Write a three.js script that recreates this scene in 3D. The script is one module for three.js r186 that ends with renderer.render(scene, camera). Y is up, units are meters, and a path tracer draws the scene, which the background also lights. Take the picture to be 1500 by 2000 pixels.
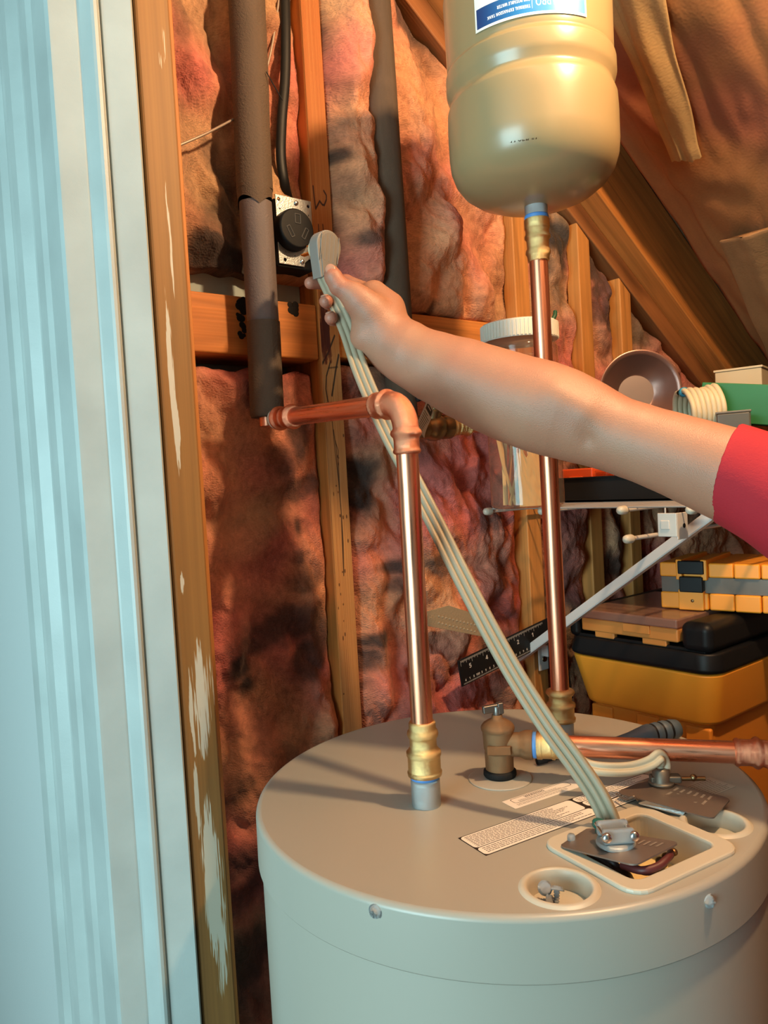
import * as THREE from 'three';
import { mergeGeometries, mergeVertices } from 'three/addons/utils/BufferGeometryUtils.js';
import { RoundedBoxGeometry } from 'three/addons/geometries/RoundedBoxGeometry.js';
import { ImprovedNoise } from 'three/addons/math/ImprovedNoise.js';
import { RectAreaLightUniformsLib } from 'three/addons/lights/RectAreaLightUniformsLib.js';

// ---------------------------------------------------------------- camera, light, exposure
const DEG = Math.PI / 180;
const scene = new THREE.Scene();
scene.background = new THREE.Color(0.02, 0.02, 0.02);
const camera = new THREE.PerspectiveCamera(2 * Math.atan(1000 / 1500) / DEG, 0.75, 0.02, 40);
camera.rotation.order = 'YXZ';
camera.position.set(-0.616, 1.577, 0.928);
camera.rotation.set(-2.2 * DEG, -38.3 * DEG, -3.3 * DEG);
camera.updateMatrixWorld(true);
scene.add(camera);
const renderer = new THREE.WebGLRenderer({ antialias: true });
renderer.toneMapping = THREE.LinearToneMapping;
renderer.toneMappingExposure = 1.0;
renderer.shadowMap.enabled = true;
RectAreaLightUniformsLib.init();

const LAMP = new THREE.Vector3(0.11, 2.355, 0.8);
const lampLight = new THREE.PointLight(new THREE.Color(1, 0.66, 0.35), 3.4, 0, 2);
lampLight.position.copy(LAMP); lampLight.castShadow = true; lampLight.shadow.radius = 1.4;
lampLight.shadow.mapSize.set(1024, 1024); lampLight.shadow.bias = -0.001;
scene.add(lampLight);
const WIN = { x: -2.52, y: 1.55, z: 0.95, w: 1.3, h: 1.5 };          // the hall's daylit window
const dayLight = new THREE.RectAreaLight(new THREE.Color(0.62, 0.95, 1.0), 11.5, WIN.w, WIN.h);
dayLight.position.set(WIN.x + 0.03, WIN.y, WIN.z); dayLight.lookAt(WIN.x + 2, WIN.y, WIN.z);
scene.add(dayLight);

// ---------------------------------------------------------------- helpers
const V = (x, y, z) => new THREE.Vector3(x, y, z);
const ray = (px, py) => V((px - 750) / 1500, -(py - 1000) / 1500, -1).applyQuaternion(camera.quaternion);
const at = (px, py, d) => ray(px, py).multiplyScalar(d).add(camera.position);
const on = (px, py, ax, v) => at(px, py, (v - camera.position[ax]) / ray(px, py)[ax]);
function rng(seed) { let s = seed >>> 0; return () => { s = (s + 0x6d2b79f5) | 0; let t = Math.imul(s ^ (s >>> 15), 1 | s); t = (t + Math.imul(t ^ (t >>> 7), 61 | t)) ^ t; return ((t ^ (t >>> 14)) >>> 0) / 4294967296; }; }
const P = new ImprovedNoise();
const fbm = (x, y, z, o = 4) => { let a = 0, s = 1, n = 0; for (let i = 0; i < o; i++) { a += s * P.noise(x, y, z + i * 7.3); n += s; x *= 2.03; y *= 2.03; z *= 2.03; s *= 0.5; } return a / n; };
const clamp = (v, a = 0, b = 1) => Math.min(b, Math.max(a, v));
const smooth = (a, b, v) => { const t = clamp((v - a) / (b - a)); return t * t * (3 - 2 * t); };
const mix = (a, b, t) => a + (b - a) * t;
const used = new Map();
function numbered(n) { const k = used.get(n) || 0; used.set(n, k + 1); return k ? n + '_' + String(k).padStart(3, '0') : n; }
function tag(o, label, category, group, kind) { o.userData.label = label; if (category) o.userData.category = category; if (group) o.userData.group = group; if (kind) o.userData.kind = kind; return o; }
function shadows(m) { m.castShadow = true; m.receiveShadow = true; return m; }
function thing(name, label, category, pos = V(0, 0, 0), group) {
  const o = new THREE.Group(); o.name = numbered(name); o.position.copy(pos); scene.add(o);
  o.userData = { label, category }; if (group) o.userData.group = group; return o;
}
function prep(g) { g = g.index ? g.toNonIndexed() : g; for (const k of Object.keys(g.attributes)) if (!['position', 'normal', 'uv', 'color'].includes(k)) g.deleteAttribute(k); if (!g.attributes.normal) g.computeVertexNormals(); return g; }
function joined(gs) {
  gs = (Array.isArray(gs) ? gs : [gs]).map(prep);
  for (const g of gs) if (!g.attributes.uv) boxUV(g);
  const anyC = gs.some(g => g.attributes.color);
  for (const g of gs) if (anyC && !g.attributes.color) g.setAttribute('color', new THREE.BufferAttribute(new Float32Array(g.attributes.position.count * 3).fill(1), 3));
  return gs.length > 1 ? mergeGeometries(gs) : gs[0];
}
// world-space geometries are shifted so that the mesh sits under its parent's origin
function part(name, gs, m, parent, label) {
  const g = joined(gs);
  const o = shadows(new THREE.Mesh(g, m));
  o.name = parent === scene ? numbered(name) : name;
  if (parent !== scene) { let p = parent; const off = V(0, 0, 0); while (p && p !== scene) { off.add(p.position); p = p.parent; } g.translate(-off.x, -off.y, -off.z); }
  if (label) o.userData.label = label;
  parent.add(o); return o;
}
function struct(name, gs, m) { const o = part(name, gs, m, scene); o.userData.kind = 'structure'; return o; }
function single(name, gs, m, label, category, group, kind) { return tag(part(name, gs, m, scene), label, category, group, kind); }
function boxUV(g, s = 1, du = 0, dv = 0) {
  if (g.index) g = g.toNonIndexed();
  const p = g.attributes.position, uv = new Float32Array(p.count * 2), a = V(), b = V(), c = V(), n = V();
  for (let i = 0; i < p.count; i += 3) {
    a.fromBufferAttribute(p, i); b.fromBufferAttribute(p, i + 1); c.fromBufferAttribute(p, i + 2);
    n.copy(b).sub(a).cross(c.clone().sub(a)); const x = Math.abs(n.x), y = Math.abs(n.y), z = Math.abs(n.z);
    [a, b, c].forEach((q, k) => { let u, v; if (x >= y && x >= z) { u = q.z; v = q.y; } else if (z >= y) { u = q.x; v = q.y; } else { u = q.x; v = q.z; } uv[(i + k) * 2] = u * s + du; uv[(i + k) * 2 + 1] = v * s + dv; });
  }
  g.setAttribute('uv', new THREE.BufferAttribute(uv, 2)); return g;
}
const M4 = new THREE.Matrix4();
const box = (x0, x1, y0, y1, z0, z1, r = 0) => { const g = r ? new RoundedBoxGeometry(x1 - x0, y1 - y0, z1 - z0, 2, r) : new THREE.BoxGeometry(x1 - x0, y1 - y0, z1 - z0); g.translate((x0 + x1) / 2, (y0 + y1) / 2, (z0 + z1) / 2); return boxUV(g); };
function basis(dir, hint = V(0, 0, 1)) { const y = dir.clone().normalize(); let x = hint.clone().addScaledVector(y, -hint.dot(y)); if (x.lengthSq() < 1e-6) x = V(1, 0, 0).addScaledVector(y, -y.x); x.normalize(); return [x, y, x.clone().cross(y)]; }
function place(g, o, dir, hint) { const [x, y, z] = basis(dir, hint); g.applyMatrix4(M4.makeBasis(x, y, z)); g.translate(o.x, o.y, o.z); return g; }
// profile [[radius, distance along dir], ...]
function lathe(prof, o = V(0, 0, 0), dir = V(0, 1, 0), seg = 40) {
  const g = new THREE.LatheGeometry(prof.map(([r, y]) => new THREE.Vector2(Math.max(r, 0), y)), seg); return place(g, o, dir);
}
const rod = (a, b, r, seg = 20) => lathe([[0, 0], [r * .96, 0], [r, r * .04], [r, a.distanceTo(b) - r * .04], [r * .96, a.distanceTo(b)], [0, a.distanceTo(b)]], a, b.clone().sub(a), seg);
const curve = pts => new THREE.CatmullRomCurve3(pts, false, 'centripetal');
const tube = (pts, r, n = 60, seg = 10) => new THREE.TubeGeometry(pts.length > 2 ? curve(pts) : new THREE.LineCurve3(pts[0], pts[1]), n, r, seg);
const ball = (c, r, sx = 1, sy = 1, sz = 1, n = 16) => new THREE.SphereGeometry(r, n, Math.ceil(n * .7)).scale(sx, sy, sz).translate(c.x, c.y, c.z);
function extrude(pts, depth, bevel = 0, holes = []) {
  const s = new THREE.Shape(pts.map(p => new THREE.Vector2(p[0], p[1]))); for (const h of holes) s.holes.push(new THREE.Path(h.map(p => new THREE.Vector2(p[0], p[1]))));
  return new THREE.ExtrudeGeometry(s, { depth, bevelEnabled: bevel > 0, bevelSize: bevel, bevelThickness: bevel, bevelSegments: 2, curveSegments: 16 });
}
const roundRect = (w, h, r, n = 5) => { const o = []; for (const [cx, cy, a0] of [[w / 2 - r, h / 2 - r, 0], [-w / 2 + r, h / 2 - r, 90], [-w / 2 + r, -h / 2 + r, 180], [w / 2 - r, -h / 2 + r, 270]]) for (let i = 0; i <= n; i++) { const a = (a0 + 90 * i / n) * DEG; o.push([cx + r * Math.cos(a), cy + r * Math.sin(a)]); } return o; };
const frameAt = (g, o, x, y) => { const X = x.clone().normalize(), Z = X.clone().cross(y).normalize(), Y = Z.clone().cross(X); g.applyMatrix4(M4.makeBasis(X, Y, Z)); g.translate(o.x, o.y, o.z); return g; };
// profile polygon (local x across, local y out) carried along a path; out(t) is the facing direction
function sweep(pts, prof, out, n = 80) {
  const c = curve(pts), pos = [], idx = [], m = prof.length;
  for (let i = 0; i <= n; i++) {
    const t = i / n, p = c.getPointAt(t), T = c.getTangentAt(t), O = out(t).clone(); O.addScaledVector(T, -O.dot(T)).normalize(); const S = T.clone().cross(O);
    for (const [a, b] of prof) { const q = p.clone().addScaledVector(S, a).addScaledVector(O, b); pos.push(q.x, q.y, q.z); }
  }
  for (let i = 0; i < n; i++) for (let j = 0; j < m; j++) { const a = i * m + j, b = i * m + (j + 1) % m; idx.push(a, a + m, b, b, a + m, b + m); }
  for (const e of [0, n]) for (let j = 1; j < m - 1; j++) e ? idx.push(e * m, e * m + j + 1, e * m + j) : idx.push(0, j, j + 1);
  const g = new THREE.BufferGeometry(); g.setAttribute('position', new THREE.Float32BufferAttribute(pos, 3)); g.setIndex(idx); g.computeVertexNormals(); return g;
}
// height field over (u, v) with a closed back; fn(u, v) -> [x, y, z], col(u, v) -> [r, g, b]
function sheet(nu, nv, fn, col, back) {
  const pos = [], c = [], uv = [], idx = [], W = nu + 1;
  for (let j = 0; j <= nv; j++) for (let i = 0; i <= nu; i++) { const p = fn(i / nu, j / nv); pos.push(p[0], p[1], p[2]); uv.push(p[3], p[4]); const k = col ? col(i / nu, j / nv, p) : [1, 1, 1]; c.push(k[0], k[1], k[2]); }
  for (let j = 0; j < nv; j++) for (let i = 0; i < nu; i++) { const a = j * W + i; idx.push(a, a + 1, a + W, a + 1, a + W + 1, a + W); }
  if (back) {                                                       // skirt down to the back plane and the back itself
    const rim = []; for (let i = 0; i < nu; i++) rim.push(i); for (let j = 0; j < nv; j++) rim.push(j * W + nu); for (let i = nu; i > 0; i--) rim.push(nv * W + i); for (let j = nv; j > 0; j--) rim.push(j * W);
    const b0 = pos.length / 3; for (const r of rim) { const q = back([pos[r * 3], pos[r * 3 + 1], pos[r * 3 + 2]]); pos.push(...q); uv.push(uv[r * 2], uv[r * 2 + 1]); c.push(c[r * 3], c[r * 3 + 1], c[r * 3 + 2]); }
    for (let k = 0; k < rim.length; k++) { const n = (k + 1) % rim.length; idx.push(rim[k], b0 + k, rim[n], rim[n], b0 + k, b0 + n); }
    for (let k = 1; k < rim.length - 1; k++) idx.push(b0, b0 + k + 1, b0 + k);
  }
  const g = new THREE.BufferGeometry(); g.setAttribute('position', new THREE.Float32BufferAttribute(pos, 3)); g.setAttribute('uv', new THREE.Float32BufferAttribute(uv, 2)); g.setAttribute('color', new THREE.Float32BufferAttribute(c, 3)); g.setIndex(idx); g.computeVertexNormals(); return g;
}
// surface nets over a distance field
function surfaceNet(f, lo, hi, h) {
  const n = ['x', 'y', 'z'].map(k => Math.ceil((hi[k] - lo[k]) / h) + 1), [nx, ny, nz] = n, val = new Float32Array(nx * ny * nz), id = new Int32Array(nx * ny * nz).fill(-1), pos = [], idx = [], p = V();
  const I = (i, j, k) => i + nx * (j + ny * k);
  for (let k = 0; k < nz; k++) for (let j = 0; j < ny; j++) for (let i = 0; i < nx; i++) val[I(i, j, k)] = f(p.set(lo.x + i * h, lo.y + j * h, lo.z + k * h));
  const C = [0, 1, 2, 3, 4, 5, 6, 7].map(c => [c & 1, (c >> 1) & 1, c >> 2]), E = []; for (let a = 0; a < 8; a++) for (const b of [1, 2, 4]) if (!(a & b)) E.push([a, a | b]);
  for (let k = 0; k < nz - 1; k++) for (let j = 0; j < ny - 1; j++) for (let i = 0; i < nx - 1; i++) {
    const v = C.map(c => val[I(i + c[0], j + c[1], k + c[2])]); let s = 0, x = 0, y = 0, z = 0;
    for (const [a, b] of E) if ((v[a] < 0) !== (v[b] < 0)) { const t = v[a] / (v[a] - v[b]); x += mix(C[a][0], C[b][0], t); y += mix(C[a][1], C[b][1], t); z += mix(C[a][2], C[b][2], t); s++; }
    if (s) { id[I(i, j, k)] = pos.length / 3; pos.push(lo.x + (i + x / s) * h, lo.y + (j + y / s) * h, lo.z + (k + z / s) * h); }
  }
  const quad = (a, b, c, d, flip) => { if (a < 0 || b < 0 || c < 0 || d < 0) return; flip ? idx.push(a, c, b, a, d, c) : idx.push(a, b, c, a, c, d); };
  for (let k = 1; k < nz - 1; k++) for (let j = 1; j < ny - 1; j++) for (let i = 1; i < nx - 1; i++) {
    const v = val[I(i, j, k)] < 0;
    if (v !== val[I(i + 1, j, k)] < 0) quad(id[I(i, j - 1, k - 1)], id[I(i, j, k - 1)], id[I(i, j, k)], id[I(i, j - 1, k)], !v);
    if (v !== val[I(i, j + 1, k)] < 0) quad(id[I(i - 1, j, k - 1)], id[I(i - 1, j, k)], id[I(i, j, k)], id[I(i, j, k - 1)], !v);
    if (v !== val[I(i, j, k + 1)] < 0) quad(id[I(i - 1, j - 1, k)], id[I(i, j - 1, k)], id[I(i, j, k)], id[I(i - 1, j, k)], !v);
  }
  const g = new THREE.BufferGeometry(); g.setAttribute('position', new THREE.Float32BufferAttribute(pos, 3)); g.setIndex(idx);
  const nor = new Float32Array(pos.length), e = h * .5, q = V();
  for (let i = 0; i < pos.length; i += 3) { const d = a => { q.set(pos[i], pos[i + 1], pos[i + 2]); q[a] += e; const u = f(q); q[a] -= 2 * e; return u - f(q); }; const v = V(d('x'), d('y'), d('z')).normalize(); nor.set([v.x, v.y, v.z], i); }
  g.setAttribute('normal', new THREE.BufferAttribute(nor, 3)); return g;
}
const segD = (p, a, b, ra, rb) => { const abx = b.x - a.x, aby = b.y - a.y, abz = b.z - a.z, t = clamp(((p.x - a.x) * abx + (p.y - a.y) * aby + (p.z - a.z) * abz) / (abx * abx + aby * aby + abz * abz)); return Math.hypot(p.x - a.x - abx * t, p.y - a.y - aby * t, p.z - a.z - abz * t) - (ra + (rb - ra) * t); };
const smin = (a, b, k) => { const h = Math.max(k - Math.abs(a - b), 0) / k; return Math.min(a, b) - h * h * k * .25; };

// ---------------------------------------------------------------- textures and materials
function tex(w, h, fn, srgb, rep) {
  const d = new Uint8Array(w * h * 4);
  for (let y = 0; y < h; y++) for (let x = 0; x < w; x++) { const c = fn(x / w, y / h), i = (y * w + x) * 4; d[i] = clamp(c[0]) * 255; d[i + 1] = clamp(c[1]) * 255; d[i + 2] = clamp(c[2]) * 255; d[i + 3] = 255; }
  const t = new THREE.DataTexture(d, w, h); t.wrapS = t.wrapT = THREE.RepeatWrapping; t.magFilter = THREE.LinearFilter; t.minFilter = THREE.LinearFilter; if (srgb) t.colorSpace = THREE.SRGBColorSpace; if (rep) t.repeat.set(...rep); t.needsUpdate = true; return t;
}
// noise that tiles: sampled on a torus-like blend
const tile = (f) => (u, v) => { const a = f(u, v), b = f(u - 1, v), c = f(u, v - 1), d = f(u - 1, v - 1), s = smooth(0.75, 1, u), t = smooth(0.75, 1, v); return mix(mix(a, b, s), mix(c, d, s), t); };
function canvasTex(w, h, draw) { const c = document.createElement('canvas'); c.width = w; c.height = h; draw(c.getContext('2d'), w, h); const t = new THREE.CanvasTexture(c); t.colorSpace = THREE.SRGBColorSpace; t.anisotropy = 8; return t; }
const std = (o) => new THREE.MeshPhysicalMaterial(o);
const lin = (r, g, b) => new THREE.Color().setRGB(r, g, b);
const woodG = tile((u, v) => { const w = u * 9 + 1.6 * P.noise(u * 3, v * 1.3, 3) + .5 * P.noise(u * 9, v * 4, 9); return .5 + .5 * Math.sin(w * 6.28); });
const woodF = tile((u, v) => P.noise(u * 90, v * 3, 5) * .6 + P.noise(u * 30, v * 2, 15) * .4);
const woodB = tile((u, v) => fbm(u * 3, v * 3, 21, 3));
const wv = (u, v) => { const g = Math.pow(woodG(u, v), 3), f = woodF(u, v), b = woodB(u, v); return 1 - .09 * g + .13 * f + .2 * b; };
const woodMap = tex(256, 768, (u, v) => { const k = wv(u, v) * .9; return [k, k * .98 - .02, k * .94 - .04]; }, true, [4, 1.25]);
const woodBump = tex(256, 768, (u, v) => { const k = .5 + .3 * woodF(u, v) - .2 * Math.pow(woodG(u, v), 3); return [k, k, k]; }, false, [4, 1.25]);
const wood = (r, g, b, o = {}) => std({ color: lin(r, g, b), map: woodMap, bumpMap: woodBump, bumpScale: .0006, roughness: .62, ...o });
const mPine = wood(.7, .31, .085), mPineWarm = wood(.72, .28, .068), mRafter = wood(.4, .16, .055), mPlywood = wood(.2, .12, .07);
const fibre = tile((u, v) => { const x = u + .03 * P.noise(u * 8, v * 8, 1), y = v + .03 * P.noise(u * 8, v * 8, 7); return .4 * P.noise(x * 52, y * 30, 2) + .32 * P.noise(x * 110, y * 150, 8) + .3 * P.noise(x * 210, y * 190, 4) + .35 * (.3 - Math.abs(P.noise(x * 36, y * 24, 12))); });
const cloud = tile((u, v) => fbm(u * 4, v * 4, 11, 5));
const insMap = tex(768, 768, (u, v) => { const k = .84 + .22 * fibre(u, v) + .32 * cloud(u, v); return [k, k * (1 + .06 * cloud(u + .3, v)), k]; }, true, [3.2, 3.2]);
const insBump = tex(768, 768, (u, v) => { const k = .5 + .3 * fibre(u, v) + .3 * cloud(u, v); return [k, k, k]; }, false, [3.2, 3.2]);
const mIns = std({ color: 0xffffff, vertexColors: true, map: insMap, bumpMap: insBump, bumpScale: .0045, roughness: 1, sheen: .6, sheenRoughness: .8, sheenColor: lin(.5, .3, .22) });
const kraftN = tile((u, v) => .5 * fbm(u * 3, v * 9, 41, 4) + .35 * Math.abs(P.noise(u * 5 + 2 * P.noise(u * 3, v * 3, 1), v * 14, 6)) + .1 * P.noise(u * 120, v * 120, 3));
const kraftMap = tex(512, 512, (u, v) => { const k = .86 + .26 * kraftN(u, v); return [k, k * .98, k * .96]; }, true, [2, 2]);
const kraftBump = tex(512, 512, (u, v) => { const k = .5 + .5 * kraftN(u, v); return [k, k, k]; }, false, [2, 2]);
const mKraft = std({ color: 0xffffff, vertexColors: true, map: kraftMap, bumpMap: kraftBump, bumpScale: .003, roughness: .78 });
const grit = tile((u, v) => .6 * P.noise(u * 120, v * 120, 3) + .5 * P.noise(u * 50, v * 50, 13));
const gritBump = tex(512, 512, (u, v) => { const k = .5 + .45 * grit(u, v); return [k, k, k]; }, false, [6, 6]);
const blotchMap = tex(256, 256, (u, v) => { const k = .93 + .12 * cloud(u, v); return [k, k, k]; }, true, [2, 2]);
const mFoam = std({ color: lin(.12, .078, .05), bumpMap: gritBump, bumpScale: .0012, roughness: .85, map: blotchMap });
const mFoamLight = std({ color: lin(.165, .128, .12), bumpMap: gritBump, bumpScale: .0008, roughness: .7, map: blotchMap });
const copperRough = tex(256, 256, (u, v) => { const k = .33 + .25 * cloud(u, v); return [k, k, k]; }, false, [5, 5]);
const mCopper = std({ color: lin(.84, .35, .21), metalness: 1, roughness: 1, roughnessMap: copperRough });
const mCopperFit = std({ color: lin(.88, .35, .2), metalness: 1, roughness: .19, bumpMap: gritBump, bumpScale: .0003 });
const mBrass = std({ color: lin(.8, .56, .25), metalness: 1, roughness: .25, bumpMap: gritBump, bumpScale: .0003 });
const mBrassDark = std({ color: lin(.3, .2, .1), metalness: 1, roughness: .38 });
const mBronze = std({ color: lin(.3, .17, .085), metalness: .8, roughness: .5, bumpMap: gritBump, bumpScale: .0004 });
const mZinc = std({ color: lin(.5, .53, .54), metalness: .9, roughness: .38, bumpMap: gritBump, bumpScale: .0004 });
const mSteel = std({ color: lin(.62, .64, .66), metalness: 1, roughness: .25 });
const mPlate = std({ color: lin(.27, .215, .185), metalness: .65, roughness: .42, map: blotchMap });
const mBlueTape = std({ color: lin(.07, .22, .55), roughness: .5 });
const mHeater = std({ color: lin(.385, .36, .305), roughness: .38, clearcoat: .25, clearcoatRoughness: .3 });
const mCream = std({ color: lin(.55, .5, .4), roughness: .42 });
const mTank = std({ color: lin(.31, .235, .12), roughness: .34, clearcoat: .5, clearcoatRoughness: .2 });
const mBlack = std({ color: lin(.009, .009, .01), roughness: .45, specularIntensity: .5 });
const mBlackMatte = std({ color: lin(.011, .01, .01), roughness: .75, specularIntensity: .5 });
const mYellow = std({ color: lin(.95, .35, .03), roughness: .42 });
const mYellowBody = std({ color: lin(.85, .3, .035), roughness: .45 });
const mWhitePaint = std({ color: lin(.5, .56, .55), roughness: .42, bumpMap: gritBump, bumpScale: .00015, map: blotchMap });
const mWall = std({ color: lin(.54, .59, .59), roughness: .7, bumpMap: gritBump, bumpScale: .0003 });
const mShelf = std({ color: lin(.56, .52, .47), roughness: .35 });
const mClear = std({ color: lin(.9, .86, .8), transmission: 1, thickness: 0, roughness: .05, ior: 1.45 });
const mSmoke = std({ color: lin(.6, .33, .24), transmission: .6, thickness: 0, roughness: .22, ior: 1.45 });
const mCord = std({ color: lin(.31, .265, .185), roughness: .5 });
const mPlug = std({ color: lin(.2, .185, .165), roughness: .55 });
const mInk = std({ color: lin(.03, .018, .012), roughness: .8 });

// ---------------------------------------------------------------- the setting
const RS = 34.3 * DEG, RN = V(Math.sin(RS), Math.cos(RS), 0), RD = V(Math.cos(RS), -Math.sin(RS), 0), RO = V(.592, 2.083, 0);
const roof = (s, n, z) => V(RO.x + RD.x * s + RN.x * n, RO.y + RD.y * s + RN.y * n, z);
const roofY = (x) => RO.y - (x - RO.x) * Math.tan(RS);
const prism = (pts, y0, y1) => { const g = new THREE.ExtrudeGeometry(new THREE.Shape(pts.map(p => new THREE.Vector2(p[0], -p[1]))), { depth: y1 - y0, bevelEnabled: false }); g.rotateX(-Math.PI / 2); g.translate(0, y0, 0); return boxUV(g); };
const wallXY = (pts, z0, z1) => { const g = extrude(pts, z1 - z0); g.translate(0, 0, z0); return boxUV(g); };
const gab = (x) => roofY(x) + .178 / Math.cos(RS) - .002;
const mHall = std({ color: lin(.3, .31, .3), roughness: .8, map: blotchMap });
const mSheath = std({ color: lin(.34, .4, .39), roughness: .8, map: blotchMap });
struct('floor', box(-2.7, 1.8, -.05, 0, -1.3, 3.6), mPlywood);
struct('wall_back', wallXY([[-.362, 0], [1.7, 0], [1.7, gab(1.7)], [-.362, gab(-.362)]], -.125, -.1), mSheath);
struct('wall_front', wallXY([[-.235, 0], [1.7, 0], [1.7, gab(1.7)], [-.235, gab(-.235)]], 1.9, 1.93), mPlywood);
struct('wall_right', box(1.7, 1.73, 0, gab(1.73), -.12, 1.93), mPlywood);
struct('wall_left', [box(-.341, -.235, 0, 2.62, -1.2, .05), box(-.341, -.235, 0, 2.62, 1.02, 3.5), box(-.341, -.235, 2.32, 2.62, .05, 1.02)], mWall);
{ const g = box(-1.3, 1.5, .178, .2, -.13, 1.93); const o = RO; g.applyMatrix4(M4.makeBasis(RD, RN, V(0, 0, 1))); g.translate(o.x, o.y, 0); struct('ceiling', g, mPlywood); }
struct('ceiling', box(-2.6, -.341, 2.45, 2.5, -1.2, 3.5), mHall);
struct('wall_hall', [box(-2.6, -2.55, 0, 2.5, -1.2, WIN.z - WIN.w / 2), box(-2.6, -2.55, 0, 2.5, WIN.z + WIN.w / 2, 3.5), box(-2.6, -2.55, 0, WIN.y - WIN.h / 2, WIN.z - WIN.w / 2, WIN.z + WIN.w / 2), box(-2.6, -2.55, WIN.y + WIN.h / 2, 2.5, WIN.z - WIN.w / 2, WIN.z + WIN.w / 2)], mHall);
struct('wall_hall_north', box(-2.6, -.362, 0, 2.5, -1.25, -1.2), mHall);
struct('wall_hall_south', box(-2.6, -.235, 0, 2.62, 3.5, 3.55), mHall);
{
  const w = new THREE.Group(); w.name = 'window_1'; w.userData.kind = 'structure'; w.position.set(WIN.x - .03, WIN.y, WIN.z); scene.add(w);
  const X = WIN.x - .03, y0 = WIN.y - WIN.h / 2, y1 = WIN.y + WIN.h / 2, z0 = WIN.z - WIN.w / 2, z1 = WIN.z + WIN.w / 2;
  part('window_frame', [box(X - .03, X + .025, y0, y0 + .05, z0, z1), box(X - .03, X + .025, y1 - .05, y1, z0, z1), box(X - .03, X + .025, y0, y1, z0, z0 + .05), box(X - .03, X + .025, y0, y1, z1 - .05, z1), box(X - .03, X + .02, WIN.y - .02, WIN.y + .02, z0, z1)], mWhitePaint, w);
  part('pane', box(X - .01, X - .005, y0 + .04, y1 - .04, z0 + .04, z1 - .04), std({ color: 0x111111, emissive: lin(.62, .95, 1), emissiveIntensity: 1.2, roughness: .2 }), w);
}
// moulded casing on the hall face and the jamb with its stop
struct('trim_1', prism([[-0.3330, 0.0880], [-0.3570, 0.0880], [-0.3610, 0.0820], [-0.3610, 0.0380], [-0.3575, 0.0320], [-0.3575, 0.0240], [-0.3620, 0.0180], [-0.3620, -0.0080], [-0.3570, -0.0120], [-0.3590, -0.0240], [-0.3570, -0.0320], [-0.3680, -0.0420], [-0.3690, -0.0620], [-0.3630, -0.0780], [-0.3650, -0.0900], [-0.3610, -0.1020], [-0.3690, -0.1120], [-0.3700, -0.1370], [-0.3530, -0.1480], [-0.3455, -0.1620], [-0.3330, -0.1620]], 0, 2.42), mWhitePaint);
{ const q = (px, z) => { const p = on(px, 1000, 'z', z); return [p.x, z]; };
  struct('trim_2', prism([[-.352, .05], [-.272, .05], q(326, .112), q(325.5, .118), q(323, .1205), q(267, .1095), q(264, .1065), q(261, .107), q(258, .1115), q(252, .1115), q(246, .109), q(232, .1005), q(224, .0955), q(220, .094), q(216, .0938), q(170, .0885), q(165, .0878), q(163, .06)], 0, 2.36), mWhitePaint); }

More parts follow.
